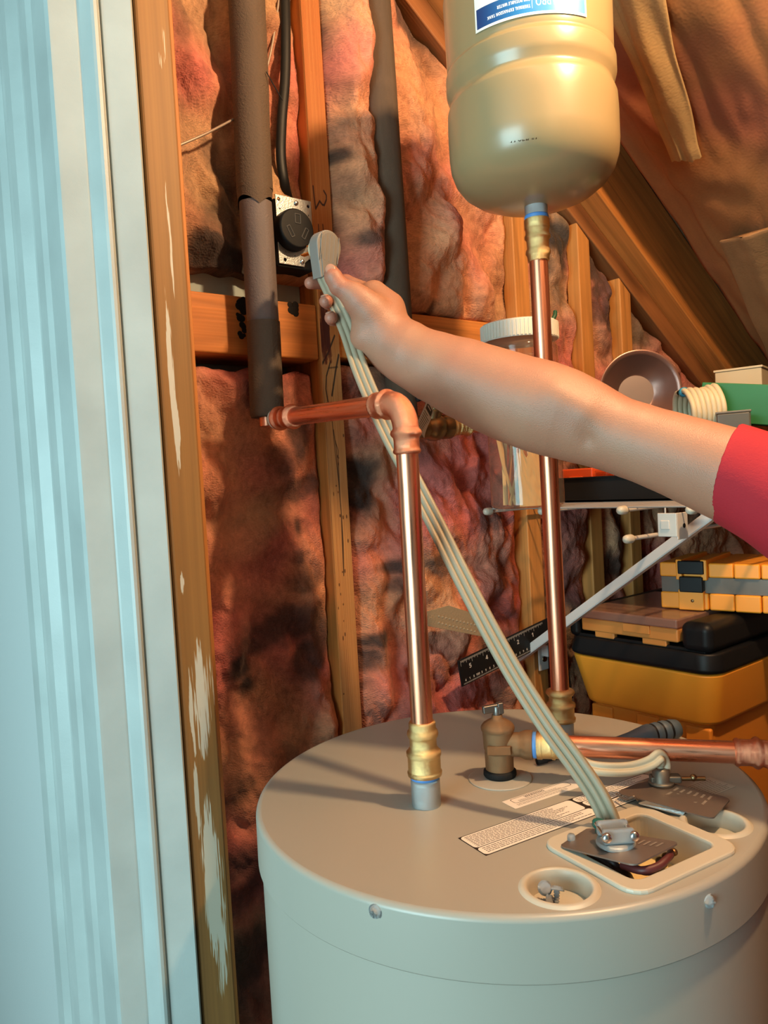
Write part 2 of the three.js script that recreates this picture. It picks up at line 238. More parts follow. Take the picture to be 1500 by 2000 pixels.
// ---------------------------------------------------------------- framing timber
function lumber(name, label, x0, x1, y0, y1, z0, z1, m, cut, group) {          // upright stud; cut slopes its top under the roof plate
  const pts = [[x0, y0], [x1, y0], [x1, y1 - (cut ? (x1 - x0) * Math.tan(RS) : 0)], [x0, y1]], c = .0025;
  const g = extrude(pts.map(([x, y], i) => [x + (i === 0 || i === 3 ? c : -c), y + (i < 2 ? c : -c)]), z1 - z0 - 2 * c, c); g.translate(0, 0, z0 + c);
  const t = thing(name, label, 'stud', V((x0 + x1) / 2, y0, (z0 + z1) / 2), group);
  part('board', boxUV(g, 1, x0 * 7.3, x0 * 3.1), m, t); return t;
}
const line0 = (x) => roofY(x) - .002;
const s1 = lumber('wooden_stud', 'upright wooden wall stud with a handwritten W behind the grey plug', .017, .052, 0, line0(.017), -.1, 0, mPineWarm, true);
{ // the front of that stud: handwriting, resin stain and a long check
  const yA = 1.2, yB = 2.44, W = 96, H = 2048, r = rng(5);
  const map = canvasTex(W, H, (c) => {
    const g = c.createLinearGradient(0, 0, 0, H); g.addColorStop(0, '#a8602a'); g.addColorStop(.5, '#b06a2e'); g.addColorStop(.56, '#c4935a'); g.addColorStop(.8, '#c88c50'); g.addColorStop(1, '#c08148'); c.fillStyle = g; c.fillRect(0, 0, W, H);
    for (let i = 0; i < 160; i++) { c.strokeStyle = r() < .6 ? 'rgba(120,62,22,.13)' : 'rgba(255,220,160,.10)'; c.lineWidth = .6 + r() * 2.4; const x = r() * W, y = r() * H, l = 200 + r() * 900; c.beginPath(); c.moveTo(x, y); c.bezierCurveTo(x + r() * 8 - 4, y + l * .3, x + r() * 8 - 4, y + l * .6, x + r() * 8 - 4, y + l); c.stroke(); }
    const q = (px, py) => { const p = on(px, py, 'z', 0); return [(p.x - .017) / .035 * W, (yB - p.y) / (yB - yA) * H]; };
    const stroke = (pts, w, s) => { c.strokeStyle = s; c.lineWidth = w; c.lineCap = c.lineJoin = 'round'; c.beginPath(); pts.forEach((p, i) => { const [x, y] = q(...p); i ? c.lineTo(x, y) : c.moveTo(x, y); }); c.stroke(); };
    const ink = 'rgba(45,16,8,.92)';
    stroke([[611, 364], [613, 385], [616, 408], [624, 393], [629, 400], [633, 401], [637, 390], [637, 382], [632, 373]], 5, ink);
    stroke([[621.5, 439], [622.5, 456]], 4, ink); stroke([[630, 439], [631.5, 454]], 4, ink);
    const pen = 'rgba(28,22,20,.8)';
    stroke([[653, 656], [640, 690], [626, 716]], 6, pen); stroke([[645, 706], [637, 735], [636, 760], [641, 790]], 5, pen); stroke([[661, 694], [655, 725], [648, 772]], 7, pen); stroke([[641, 719], [659, 717]], 4, 'rgba(28,22,20,.5)');
    for (let k = 0; k < 3; k++) stroke([[648 + k * 3, 820 + 20 * k], [654 + 3 * k, 880], [661 + k, 940 + 10 * k], [666, 1000], [668 + k, 1060], [671, 1124]], 3, 'rgba(40,24,14,.75)');
    for (let i = 0; i < 46; i++) { const [x, y] = q(626 + r() * 16, 590 + r() * 95); c.strokeStyle = 'rgba(70,18,8,.42)'; c.lineWidth = 4 + r() * 9; c.beginPath(); c.moveTo(x, y - 25); c.quadraticCurveTo(x + r() * 10 - 5, y, x + r() * 8, y + 20 + r() * 30); c.stroke(); }
    for (let i = 0; i < 26; i++) { const [x, y] = q(650 + r() * 30, 830 + r() * 560); c.fillStyle = 'rgba(50,22,8,.6)'; c.beginPath(); c.ellipse(x, y, 2 + r() * 2, 2 + r() * 4, 0, 0, 7); c.fill(); }
  });
  const g = sheet(1, 60, (u, v) => [mix(.0185, .0505, u), mix(yA, yB, v), .0006, mix(.04, .96, u), v], null); g.deleteAttribute('color');
  part('weathered_face', g, std({ map, roughness: .65, bumpMap: woodBump, bumpScale: .0004 }), s1, 'stud face with pen marks, dark resin stain and long crack');
}
lumber('wooden_stud', 'wooden wall stud rising behind the copper riser under the hanging tank', .444, .483, 0, line0(.444), -.1, 0, mPine, true);
lumber('wooden_stud', 'short wooden stud meeting the sloping plate just right of the jar', .630, .668, 0, line0(.630), -.1, 0, mPine, true);
lumber('wooden_stud', 'shortest wooden stud visible above the round metal dish', .762, .80, 0, line0(.762), -.1, 0, mPine, true);
// unpainted jack stud by the door, smeared with white paint
{
  const t = thing('door_stud', 'unpainted wooden door stud smeared with white paint beside the white jamb', 'stud', V(-.25, 0, .06));
  const H = 2.4, yw = (py) => on(360, py, 'z', .1).y;
  const blobs = [[340, 620, .55, .05, .7], [560, 940, .32, .09, 1.0], [590, 780, .30, .05, 1.3], [760, 920, .38, .08, 1.3], [1110, 1160, .22, .05, 1.2], [1235, 1500, .55, .32, .8], [1290, 1475, .24, .06, 1.4], [1470, 1640, .22, .07, 1.2], [1540, 1880, .5, .3, 1], [1600, 1880, .4, .13, 1.1], [1250, 1420, .9, .05, .6], [1640, 1990, .62, .28, .75], [40, 160, .75, .05, .6], [130, 170, .6, .1, .45]];
  const map = tex(96, 2048, (u, v) => {
    const y = v * H; let m = 0; for (const [a, b, c, w, k] of blobs) { const t = (yw0(a) - y) / (yw0(a) - yw0(b)); if (t > 0 && t < 1) { const e = Math.sin(Math.PI * t), d = Math.abs(u - c - .05 * P.noise(y * 16, a, 1)) / (w * (.35 + .65 * e)); m = Math.max(m, k * e ** .5 * (1.25 - d) + .55 * P.noise(u * 26, y * 26, a) + .35 * P.noise(u * 50, y * 9, a + 3)); } }
    const k = .93 + (wv(u * .19 + .1, y * .6) - 1) * .6, p = smooth(.42, .56, m); return [mix(.62 * k, .78, p), mix(.435 * k, .755, p), mix(.225 * k, .69, p)];
  }, true); map.wrapS = map.wrapT = THREE.ClampToEdgeWrapping;
  function yw0(py) { return (yw.cache ||= {})[py] ??= yw(py); }
  const c = .003, g = extrude([[-.2768 + c, c], [-.2363 - c, c], [-.2363 - c, H - c], [-.2768 + c, H - c]], .066 - 2 * c, c); g.translate(0, 0, .0515 + c);
  const nIdx = prep(g), p = nIdx.attributes.position, uv = new Float32Array(p.count * 2); for (let i = 0; i < p.count; i++) { uv[i * 2] = clamp((p.getX(i) + .2768) / .0405, .01, .99); uv[i * 2 + 1] = p.getY(i) / H; } nIdx.setAttribute('uv', new THREE.BufferAttribute(uv, 2));
  part('board', nIdx, std({ map, roughness: .6 }), t);
  part('edge_strip', box(-.2361, -.231, 0, H, .0515, .112, .0015), mPine, t);
}
// blocking between the studs
for (const [x0, x1, y, lab] of [[-.222, .0165, 1.76, 'wooden block nailed between studs behind the grey foam pipe'], [.0525, .4435, 1.765, 'wooden block showing above the forearm left of the jar']]) {
  const g = new RoundedBoxGeometry(.079, x1 - x0, .085, 2, .003); boxUV(g); const g2 = boxUV(g, 1, y * 3, x0); g2.rotateZ(Math.PI / 2); g2.translate((x0 + x1) / 2, y + .0395, -.046);
  const t = thing('wooden_block', lab, 'wooden block', V((x0 + x1) / 2, y, -.046)); part('board', g2, mPineWarm, t);
}
single('board_strip', box(-.222, .0162, 1.8405, 1.882, -.052, -.044, .001), std({ color: lin(.4, .48, .46), roughness: .7, map: blotchMap }), 'pale grey board strip showing between the batt and the wooden block', 'board');
{ const t = scene.getObjectByName('wooden_block'), r = rng(9), g = []; for (let i = 0; i < 34; i++) { const k = r() < .7, p = on(k ? 464 + r() * 14 : 566 + r() * 16, k ? 575 + r() * 85 : 590 + r() * 24, 'z', -.0034); if (p.y < 1.836 && p.y > 1.764) g.push(ball(p, .002 + .003 * r(), 1.2, 1.2, .12, 8)); } part('tar_spot', g, mBlackMatte, t, 'black tar spots on the block'); }
// sloping plate on the studs, rafter over it
function sloped(name, label, cat, n0, n1, z0, z1, m) {
  const L = 2.5, g = new RoundedBoxGeometry(n1 - n0, L, z1 - z0, 2, .003), h = boxUV(g, 1, n0 * 9, 0); h.rotateZ(Math.PI / 2); h.translate(0.1, (n0 + n1) / 2, (z0 + z1) / 2); h.applyMatrix4(M4.makeBasis(RD, RN, V(0, 0, 1))); h.translate(RO.x, RO.y, 0);
  const t = thing(name, label, cat, roof(.1, n0, (z0 + z1) / 2)); part('board', h, m, t); return t;
}
sloped('sloping_plate', 'sloping top plate the short studs are cut under', 'beam', 0, .038, -.09, .002, mRafter);
sloped('roof_rafter', 'thick roof rafter running above the sloping top plate', 'rafter', .0382, .176, -.06, .047, mPineWarm);

// ---------------------------------------------------------------- pink fibreglass batts
const PINK = [.72, .19, .16], ORANGE = [.8, .36, .185], TAN = [.6, .35, .19], DIRT = [.04, .034, .033];
function batt(label, x0, x1, y0, y1, zb, bulge, seed, stains = [], o = {}) {
  const nu = Math.round((x1 - x0) / .0042), nv = Math.round((y1 - y0) / .0046), soft = o.soft || .035;
  const st = stains.map(([px, py, rx, ry, k]) => { const p = on(px, py, 'z', 0), a = on(px + rx, py, 'z', 0), b = on(px, py + ry, 'z', 0); return [p.x, p.y, Math.abs(a.x - p.x), Math.abs(b.y - p.y), k]; });
  const fn = (u, v) => {
    const yt = Math.min(y1, line0(mix(x0, x1, u)) - .004), y = mix(y0, yt, v) + (v > 0 && v < 1 ? 0 : .012 * P.noise(u * 6, seed, v * 3)), wobL = .007 * P.noise(y * 14, seed, 1), wobR = .007 * P.noise(y * 14, seed, 5) + (o.rag || 0) * (P.noise(y * 22, seed, 8) + .5 * P.noise(y * 60, seed, 3));
    const x = mix(x0 + wobL, x1 + wobR, u), ex = clamp(Math.min(x - x0, x1 - x) / soft), ey = clamp(Math.min(y - y0, yt - y) / soft), e = Math.pow(Math.max(ex * ey, 0), .45);
    const w = .25 * fbm(x * 4, y * 3, seed + 40, 2), b1 = Math.abs(P.noise(x * 7 + w * 3, y * 4.5 + w * 3, seed)), b2 = Math.abs(P.noise(x * 17 + w * 5, y * 11 - w * 4, seed + 9));
    let z = zb + bulge * (e - 1) + (.1 * (b1 - .25) * (o.fold || .5) + .03 * (b2 - .22) + .012 * fbm(x * 26, y * 20, seed + 20, 3) + .003 * P.noise(x * 110, y * 80, seed)) * Math.min(1, .25 + e);
    if (o.shape) z += o.shape(x, y) * e;
    if (e < .001) z = Math.min(z, zb - bulge);
    return [x, y, Math.max(z, -.096), x + seed * .13, y + seed * .31];
  };
  const col = (u, v, p) => {
    const [x, y] = p, a = smooth(-.25, .35, fbm(x * 5, y * 4, seed + 60, 3) + (o.orange || 0)), t = smooth(.05, .5, fbm(x * 4, y * 5, seed + 80, 3) + (o.tan || 0));
    let c = PINK.map((k, i) => mix(mix(k, ORANGE[i], a), TAN[i], t)), d = 0; const nz = fbm(x * 13, y * 13, seed + 3, 4), nz2 = P.noise(x * 45, y * 45, seed);
    for (const [sx, sy, rx, ry, k] of st) { const q = Math.hypot((x - sx) / rx, (y - sy) / ry) + nz * 1.1; d = Math.max(d, k * (1 - smooth(.45, 1.25, q + .14 * nz2))); }
    d = Math.max(d, (o.dirt || 0) * smooth(.02, .3, fbm(x * 7, y * 6, seed + 33, 4) + (o.dirtBias || 0))); d = Math.min(d, .97);
    return c.map((k, i) => mix(k, DIRT[i], d));
  };
  return single('insulation_batt', sheet(nu, nv, fn, col, (p) => [p[0], p[1], -.0985]), mIns, label, 'insulation');
}
batt('dirty tan fibreglass batt left of the insulated pipe, above the block', -.224, .0155, 1.874, 2.62, .0, .02, 3,
  [[430, 430, 60, 60, .75], [410, 500, 70, 60, .95], [460, 520, 60, 45, 1], [380, 480, 22, 110, .45], [420, 300, 30, 35, .5], [350, 60, 20, 90, .5], [470, 330, 40, 70, .6], [395, 150, 25, 20, .35]], { tan: .22, fold: .62, orange: .1 });
batt('pink fibreglass batt below the block in the left stud bay, grey stained', -.224, .0155, .02, 1.742, -.004, .02, 8,
  [[560, 1230, 80, 38, .85], [600, 1210, 70, 40, .8], [475, 1310, 36, 40, .95], [492, 1335, 24, 26, .95], [618, 1290, 36, 44, .85], [640, 1240, 26, 50, .8], [600, 1135, 50, 26, .6], [590, 1030, 14, 26, .8], [590, 1090, 12, 14, .6], [560, 900, 45, 35, .6], [600, 950, 40, 30, .75], [500, 1260, 46, 30, .75], [450, 1270, 26, 22, .5], [540, 760, 60, 50, .45], [590, 850, 26, 60, .8], [450, 1560, 60, 60, .5], [470, 1720, 70, 90, .75], [480, 1900, 70, 100, .8]], { orange: .05, tan: -.05, fold: .45 });
batt('narrow pink fibreglass strip between the W stud and the second foam pipe', .0535, .136, 1.848, 2.43, .046, .055, 12,
  [[650, 310, 16, 18, .85], [645, 440, 20, 26, .3], [690, 480, 24, 18, .8], [712, 470, 20, 14, .8], [660, 380, 22, 40, .3], [655, 200, 14, 50, .35]], { orange: .22, tan: .06, rag: .02, soft: .03, fold: .5, shape: (x, y) => .014 * smooth(.09, .12, x) * Math.max(0, Math.sin(y * 26)) });
batt('billowing orange pink fibreglass batt left of the hanging tank', .15, .4425, 1.846, 2.6, .01, .03, 21,
  [[800, 40, 50, 40, .85], [850, 60, 40, 50, .9], [810, 10, 60, 30, .9], [845, 605, 8, 24, .8], [840, 110, 40, 22, .4], [770, 290, 22, 16, .4], [1010, 470, 12, 40, .5]], { orange: .22, fold: .75, soft: .05, shape: (x, y) => .02 * Math.sin(x * 26 + y * 13) });
batt('salmon pink fibreglass batt behind the first copper riser, above the heater', .0535, .4425, .02, 1.758, -.004, .024, 30,
  [[700, 940, 40, 55, .95], [715, 975, 36, 36, .95], [680, 1010, 30, 30, .7], [775, 1108, 46, 20, .9], [780, 1140, 34, 20, .7], [738, 1248, 44, 20, .92], [712, 1290, 34, 32, .8], [700, 1340, 34, 18, .8], [870, 1092, 40, 16, .85], [855, 1110, 26, 14, .5], [745, 760, 60, 40, .7], [830, 880, 40, 24, .45], [700, 850, 30, 30, .35], [960, 1010, 34, 30, .5], [985, 1200, 50, 120, .45]], { orange: -.12, fold: .5 });
batt('grey stained fibreglass filling the bay between jar and copper riser', .4845, .629, .02, 2.6, -.002, .02, 44,
  [[1085, 440, 30, 60, .95], [1110, 490, 24, 50, .95], [1075, 520, 20, 40, .8], [1110, 570, 20, 40, .5], [1100, 1150, 60, 140, .6], [1100, 1040, 60, 60, .5]], { tan: .25, fold: .7, dirt: .5 });
batt('dark dusty fibreglass between the two short studs', .6695, .761, .02, 2.6, -.002, .02, 51,
  [[1165, 510, 28, 45, .9], [1180, 560, 22, 40, .8], [1175, 600, 20, 30, .7], [1190, 660, 20, 30, .4]], { tan: .1, fold: .7, dirt: .85, dirtBias: .08 });
batt('dark fibreglass wedge under the sloping plate right of the shortest stud', .8015, 1.5, .02, 2.6, -.006, .02, 57, [[1260, 640, 40, 60, .7]], { tan: .2, dirt: .8 });

// ---------------------------------------------------------------- kraft faced insulation on the roof slope
function kraft(label, z0, z1, s0, s1, seed, flaps) {
  const t = thing('kraft_insulation', label, 'insulation', roof((s0 + s1) / 2, .08, (z0 + z1) / 2));
  const h = (s, z) => { const d = z - z0, a = 3 * P.noise(s * 2.2, z * 3, seed); return .036 - .008 * Math.sin(Math.PI * clamp((z - z0) / (z1 - z0))) - .016 * (Math.abs(P.noise(s * 3 + a, z * 15, seed + 2)) - .2) - .014 * fbm(s * 3.5, z * 8, seed + 5, 3) + .026 * (1 - smooth(0, .16, d)) - .012 * smooth(.05, .055, d + .01 * P.noise(s * 12, 3, seed)) * (1 - smooth(.055, .12, d)); };
  const K = [.43, .178, .06], R = [.42, .13, .065];
  const g = sheet(150, Math.round((z1 - z0) / .006), (u, v) => { const s = mix(s0, s1, u), z = mix(z0, z1, v) + (v === 0 ? .006 * P.noise(s * 9, seed, 0) : 0), p = roof(s, h(s, z), z); return [p.x, p.y, p.z, s + seed, z]; },
    (u, v) => { const s = mix(s0, s1, u), z = mix(z0, z1, v), k = smooth(.0, .42, fbm(s * 4, z * 4, seed + 8, 3)); return K.map((c, i) => mix(c, R[i], k)); }, (p) => [p[0] + RN.x * .1, p[1] + RN.y * .1, p[2]]);
  part('paper_face', g, mKraft, t);
  for (const [a, b, za, zb, n, za2, zb2, sd] of flaps) {
    const top = sheet(60, 20, (u, v) => { const s = mix(a, b, u) + (u === 1 ? .012 * P.noise(v * 5, sd, 2) + .008 * (v > .55 ? 1 : 0) : 0), z = mix(mix(za, za2, u), mix(zb, zb2, u), v) + .006 * P.noise(s * 9, v * 2, sd), p = roof(s, n - .004 * Math.sin(v * 3.1) - .006 * P.noise(s * 7, v * 3, sd) - .004 * (v > .25 ? 1 : 0), z); return [p.x, p.y, p.z, s * 1.3, z]; }, () => sd === 2 ? [.56, .36, .16] : [.4, .21, .09], (p) => [p[0] + RN.x * .003, p[1] + RN.y * .003, p[2]]);
    part('stapling_flange', top, mKraft, t, 'lighter folded paper flange');
  }
}
kraft('brown kraft faced insulation with a loose paper strip right of the tank', .125, .56, -.97, 1.42, 4, [[-.9, .004, .365, .525, .004, .222, .272, 2], [.2, .66, .212, .35, .012, .145, .35, 6]]);
kraft('brown kraft faced insulation over the reaching person, second bay of the roof', .566, .97, -.97, 1.42, 9, []);
kraft('brown kraft faced insulation by the closet front wall, last bay of the roof', .976, 1.88, -.97, 1.42, 15, []);

// ---------------------------------------------------------------- water heater
const HC = V(-.0265, 0, .356), HR = .26, HY = 1.25;
const U2 = V(.99, 0, .14), V2 = V(-.14, 0, .99);                       // the direction the lid's openings and labels run in
const heater = thing('water_heater', 'large round greige water heater with a flat lid full of fittings', 'water heater', V(HC.x, 0, HC.z));
{
  const c = V(HC.x, 0, HC.z), yL = HY - .05;
  part('shell', lathe([[0, .03], [.25, .03], [.256, .036], [.2568, .1], [.2568, yL + .004], [.2, yL + .006]], c, V(0, 1, 0), 120), mHeater, heater);
  part('foot_ring', lathe([[0, 0], [.22, 0], [.22, .03], [0, .03]], c, V(0, 1, 0), 60), mBlackMatte, heater);
  // lid: flat top with openings, rolled edge, skirt
  const pit = (cx, cz, r, n = 40) => Array.from({ length: n }, (_, i) => [cx + r * Math.cos(-i / n * 6.2832), -(cz + r * Math.sin(-i / n * 6.2832))]);
  const ringA = [-.153, .537, .0262], ringB = [.034, .565, .0255], rc = [-.053, .543], rw = .106, rh = .088;
  const rect = (w, h, r) => roundRect(w, h, r).map(([a, b]) => [rc[0] + U2.x * a + V2.x * b, -(rc[1] + U2.z * a + V2.z * b)]);
  const outer = Array.from({ length: 140 }, (_, i) => [HC.x + (HR - .006) * Math.cos(i / 140 * 6.2832), -(HC.z + (HR - .006) * Math.sin(i / 140 * 6.2832))]);
  const s = new THREE.Shape(outer.map(p => new THREE.Vector2(...p))); for (const h of [pit(...ringA), pit(...ringB), rect(rw, rh, .012)]) s.holes.push(new THREE.Path(h.map(p => new THREE.Vector2(...p))));
  const top = new THREE.ShapeGeometry(s, 4); top.rotateX(-Math.PI / 2); top.translate(0, HY, 0);
  part('lid', [boxUV(top), lathe([[HR - .006, HY], [HR - .0035, HY - .0004], [HR - .001, HY - .0022], [HR, HY - .005], [HR + .0005, yL], [HR - .0005, yL - .0015], [HR - .003, yL - .0012], [HR - .0032, yL + .004]], c, V(0, 1, 0), 140)], mHeater, heater);
  for (const [x, z, r] of [ringA, ringB]) part('recess_ring', lathe([[r - .003, HY - .03], [r - .0022, HY - .004], [r - .001, HY + .001], [r + .001, HY + .0024], [r + .004, HY + .0016], [r + .0062, HY - .0002]], V(x, 0, z), V(0, 1, 0), 48), mCream, heater), part('recess_floor', lathe([[0, HY - .014], [r - .002, HY - .014], [r - .002, HY - .017], [0, HY - .017]], V(x, 0, z), V(0, 1, 0), 40), mCream, heater);
  // wiring opening: raised plastic surround, liner and foam floor
  { const g = extrude(roundRect(rw + .02, rh + .02, .016), .0012, .0018, [roundRect(rw - .004, rh - .004, .011)]); g.rotateX(-Math.PI / 2); g.translate(0, -.0012, 0);
    const w = extrude(roundRect(rw, rh, .012), .036, 0, [roundRect(rw - .006, rh - .006, .011)]); w.rotateX(Math.PI / 2);
    const fl = extrude(roundRect(rw, rh, .012), .003); fl.rotateX(Math.PI / 2); fl.translate(0, -.034, 0);
    const put = (q, y) => { q = prep(q); frameAt(q, V(rc[0], y, rc[1]), U2, V(0, 1, 0)); return boxUV(q); };
    part('opening_surround', put(g, HY + .0016), mCream, heater); part('opening_liner', put(w, HY), mCream, heater); part('opening_floor', put(fl, HY), std({ color: lin(.72, .55, .25), roughness: .9 }), heater); }
  part('valve_boss', lathe([[0, HY], [.034, HY - .0002], [.0345, HY + .0006], [.033, HY + .0014], [.018, HY + .003], [0, HY + .003]], V(-.022, 0, .352), V(0, 1, 0), 48), std({ color: lin(.42, .39, .33), roughness: .42 }), heater);
  // screws in the skirt
  for (const [px, py] of [[733, 1781], [1385, 1761]]) {
    let lo = .3, hi = .9; for (let i = 0; i < 40; i++) { const m = (lo + hi) / 2, p = at(px, py, m); (Math.hypot(p.x - HC.x, p.z - HC.z) > HR) ? lo = m : hi = m; }
    const p = at(px, py, lo), d = V(p.x - HC.x, 0, p.z - HC.z).normalize();
    part('screw', [lathe([[0, .0035], [.0022, .0034], [.0042, .0025], [.005, .001], [.005, 0], [.0062, 0], [.0062, -.001]], p, d, 20), place(new THREE.BoxGeometry(.006, .0008, .0011).translate(0, .0035, 0), p, d, V(0, 1, 0)), place(new THREE.BoxGeometry(.0011, .0008, .006).translate(0, .0035, 0), p, d, V(0, 1, 0))], mZinc, heater);
  }
  // printed labels
  const r = rng(8);
  const lines = (c, x, y, w, h, n, fs) => { c.fillStyle = '#4a3d34'; for (let i = 0; i < n; i++) { let X = x; const yy = y + h * (i + .5) / n, end = x + w * (.8 + .2 * r()); while (X < end - fs) { const l = fs * (1 + r() * 3.2); c.fillRect(X, yy - fs * .32, Math.min(l, end - X), fs * .62); X += l + fs * .5; } } };
  const cell = (c, x, y, w, h, rad) => { c.fillStyle = '#efe6da'; c.beginPath(); c.roundRect(x, y, w, h, rad); c.fill(); };
  const lab = (name, cx, cz, w, h, W, H, draw) => { const g = sheet(1, 1, (u, v) => { const a = (u - .5) * w, b = (.5 - v) * h; return [cx + U2.x * a + V2.x * b, HY + .00035, cz + U2.z * a + V2.z * b, u, v]; }, null, (p) => [p[0], HY + .00005, p[2]]); g.deleteAttribute('color'); part('printed_label', g, std({ map: canvasTex(W, H, draw), roughness: .5 }), heater, name); };
  lab('long warning label with rows of fine print', -.0325, .4575, .245, .041, 1536, 256, (c, W, H) => {
    c.fillStyle = '#221a15'; c.fillRect(0, 0, W, H);
    cell(c, 5, 5, 845, 152, 26); cell(c, 5, 163, 862, 88, 26); cell(c, 868, 5, 664, 66, 24); cell(c, 880, 77, 652, 70, 24); cell(c, 878, 160, 654, 91, 24);
    lines(c, 28, 14, 760, 136, 9, 9); lines(c, 34, 172, 790, 64, 4, 9); lines(c, 890, 14, 600, 50, 3, 9); lines(c, 905, 84, 590, 56, 3, 9); lines(c, 900, 168, 600, 74, 5, 9);
  });
  lab('white label with a boxed warning heading', -.021, .412, .094, .021, 768, 192, (c, W, H) => {
    c.fillStyle = '#ece2d6'; c.fillRect(0, 0, W, H); c.strokeStyle = '#3a2a22'; c.lineWidth = 6; c.beginPath(); c.roundRect(70, 14, W - 150, 92, 24); c.stroke();
    c.fillStyle = '#2a201b'; c.font = 'bold 44px sans-serif'; c.fillText('WARNING', 210, 56); lines(c, 120, 62, 480, 36, 2, 9); lines(c, 60, 122, 560, 40, 2, 9);
  });
  lab('small label of fine print beside the second recess', .105, .521, .042, .03, 384, 256, (c, W, H) => { c.fillStyle = '#b9b1a2'; c.fillRect(0, 0, W, H); lines(c, 14, 10, W - 30, H - 20, 10, 9); });
}
// loose screws lying in the front recess
[[-.166, .531, 1.1, .25], [-.158, .538, -.5, 1.05], [-.16, .527, 2.2, .5]].forEach(([x, z, a, tilt], i) => {
  const p = V(x, HY - .0085 + i * .0035, z), d = V(Math.cos(a) * Math.cos(tilt), Math.sin(tilt), Math.sin(a) * Math.cos(tilt));
  const prof = [[0, .008], [.0042, .0078], [.0048, .006], [.0058, .0055], [.0058, .0045], [.002, .0045]]; for (let k = 0; k < 6; k++) prof.push([.0026, .003 - k * .002], [.0017, .002 - k * .002]); prof.push([0, -.011]);
  const t = thing('sheet_metal_screw', ['zinc sheet metal screw lying at the bottom of the front round recess', 'zinc sheet metal screw standing tilted on two others in the front recess', 'zinc sheet metal screw heaped at the back of the front round recess'][i], 'screw', p);
  part('shank', lathe(prof, p, d, 14), mZinc, t);
});

// ---------------------------------------------------------------- copper pipework
const press = (o, d, m = mCopperFit, r = .0128) => lathe([[r - .0018, 0], [r, .0004], [r + .0006, .002], [r + .0026, .0045], [r + .0032, .0065], [r + .0026, .0085], [r + .0004, .011], [r, .014], [r + .0002, .022], [r + .0012, .0235], [r + .0012, .0255], [r - .0004, .027], [r - .0018, .0275]], o, d, 36);
const PR = .0111;
{ // hot riser: heater nipple, brass adapter, copper up, elbow, run back to the wall
  const b = V(-.1225, HY, .345), e = V(-.122, 1.655, .345), w = V(-.096, 1.668, .058), t = thing('copper_riser', 'copper pipe rising from a brass adapter and elbowing back to the wall', 'pipe', b);
  part('nipple', lathe([[.0145, 0], [.0148, .001], [.0148, .026], [.0138, .028], [0, .028]], b, V(0, 1, 0), 30), mZinc, t);
  part('thread_tape', lathe([[.0125, .027], [.0143, .0275], [.0146, .0295], [.0135, .0315], [.012, .032]], b, V(0, 1, 0), 30), mBlueTape, t);
  part('brass_adapter', lathe([[.012, .0305], [.0172, .031], [.0176, .034], [.0176, .0345], [.0166, .036], [.0166, .05], [.0176, .0515], [.0176, .055], [.016, .0565], [.0138, .06], [.0136, .068], [.0152, .07], [.016, .073], [.0152, .076], [.0138, .078], [.0136, .084], [.0126, .0855], [.011, .0856]], b, V(0, 1, 0), 40), mBrass, t);
  const top = V(b.x + (e.x - b.x) * .9, e.y - .03, e.z), hd = w.clone().sub(e).normalize(), hs = e.clone().addScaledVector(hd, .03);
  part('pipe', rod(b.clone().add(V(0, .083, 0)), top.clone(), PR, 28), mCopper, t);
  const el = new THREE.CatmullRomCurve3(Array.from({ length: 9 }, (_, i) => { const a = i / 8 * Math.PI / 2, R = .026; return V(0, 0, 0).copy(e).addScaledVector(V(0, 1, 0), -R + R * Math.sin(a)).addScaledVector(hd, R - R * Math.cos(a)); }));
  part('elbow', [new THREE.TubeGeometry(el, 24, .0132, 24), press(top.clone().add(V(0, .006, 0)), V(0, -1, 0)), press(hs.clone().addScaledVector(hd, -.006), hd)], mCopperFit, t);
  part('pipe', rod(hs, w.clone().addScaledVector(hd, -.012), PR, 28), mCopper, t, 'horizontal copper pipe');
  const cs = w.clone().addScaledVector(hd, -.05);
  part('coupling', [press(cs, hd), press(cs.clone().addScaledVector(hd, .05), hd.clone().negate()), lathe([[.0128, .012], [.0128, .04]], cs, hd, 30)], mCopperFit, t);
  part('end_collar', lathe([[.0105, .05], [.0135, .05], [.0138, .053], [.0125, .056], [.0105, .056]], cs, hd, 30), mCream, t);
}
const R2 = V(.1285, HY, .316);
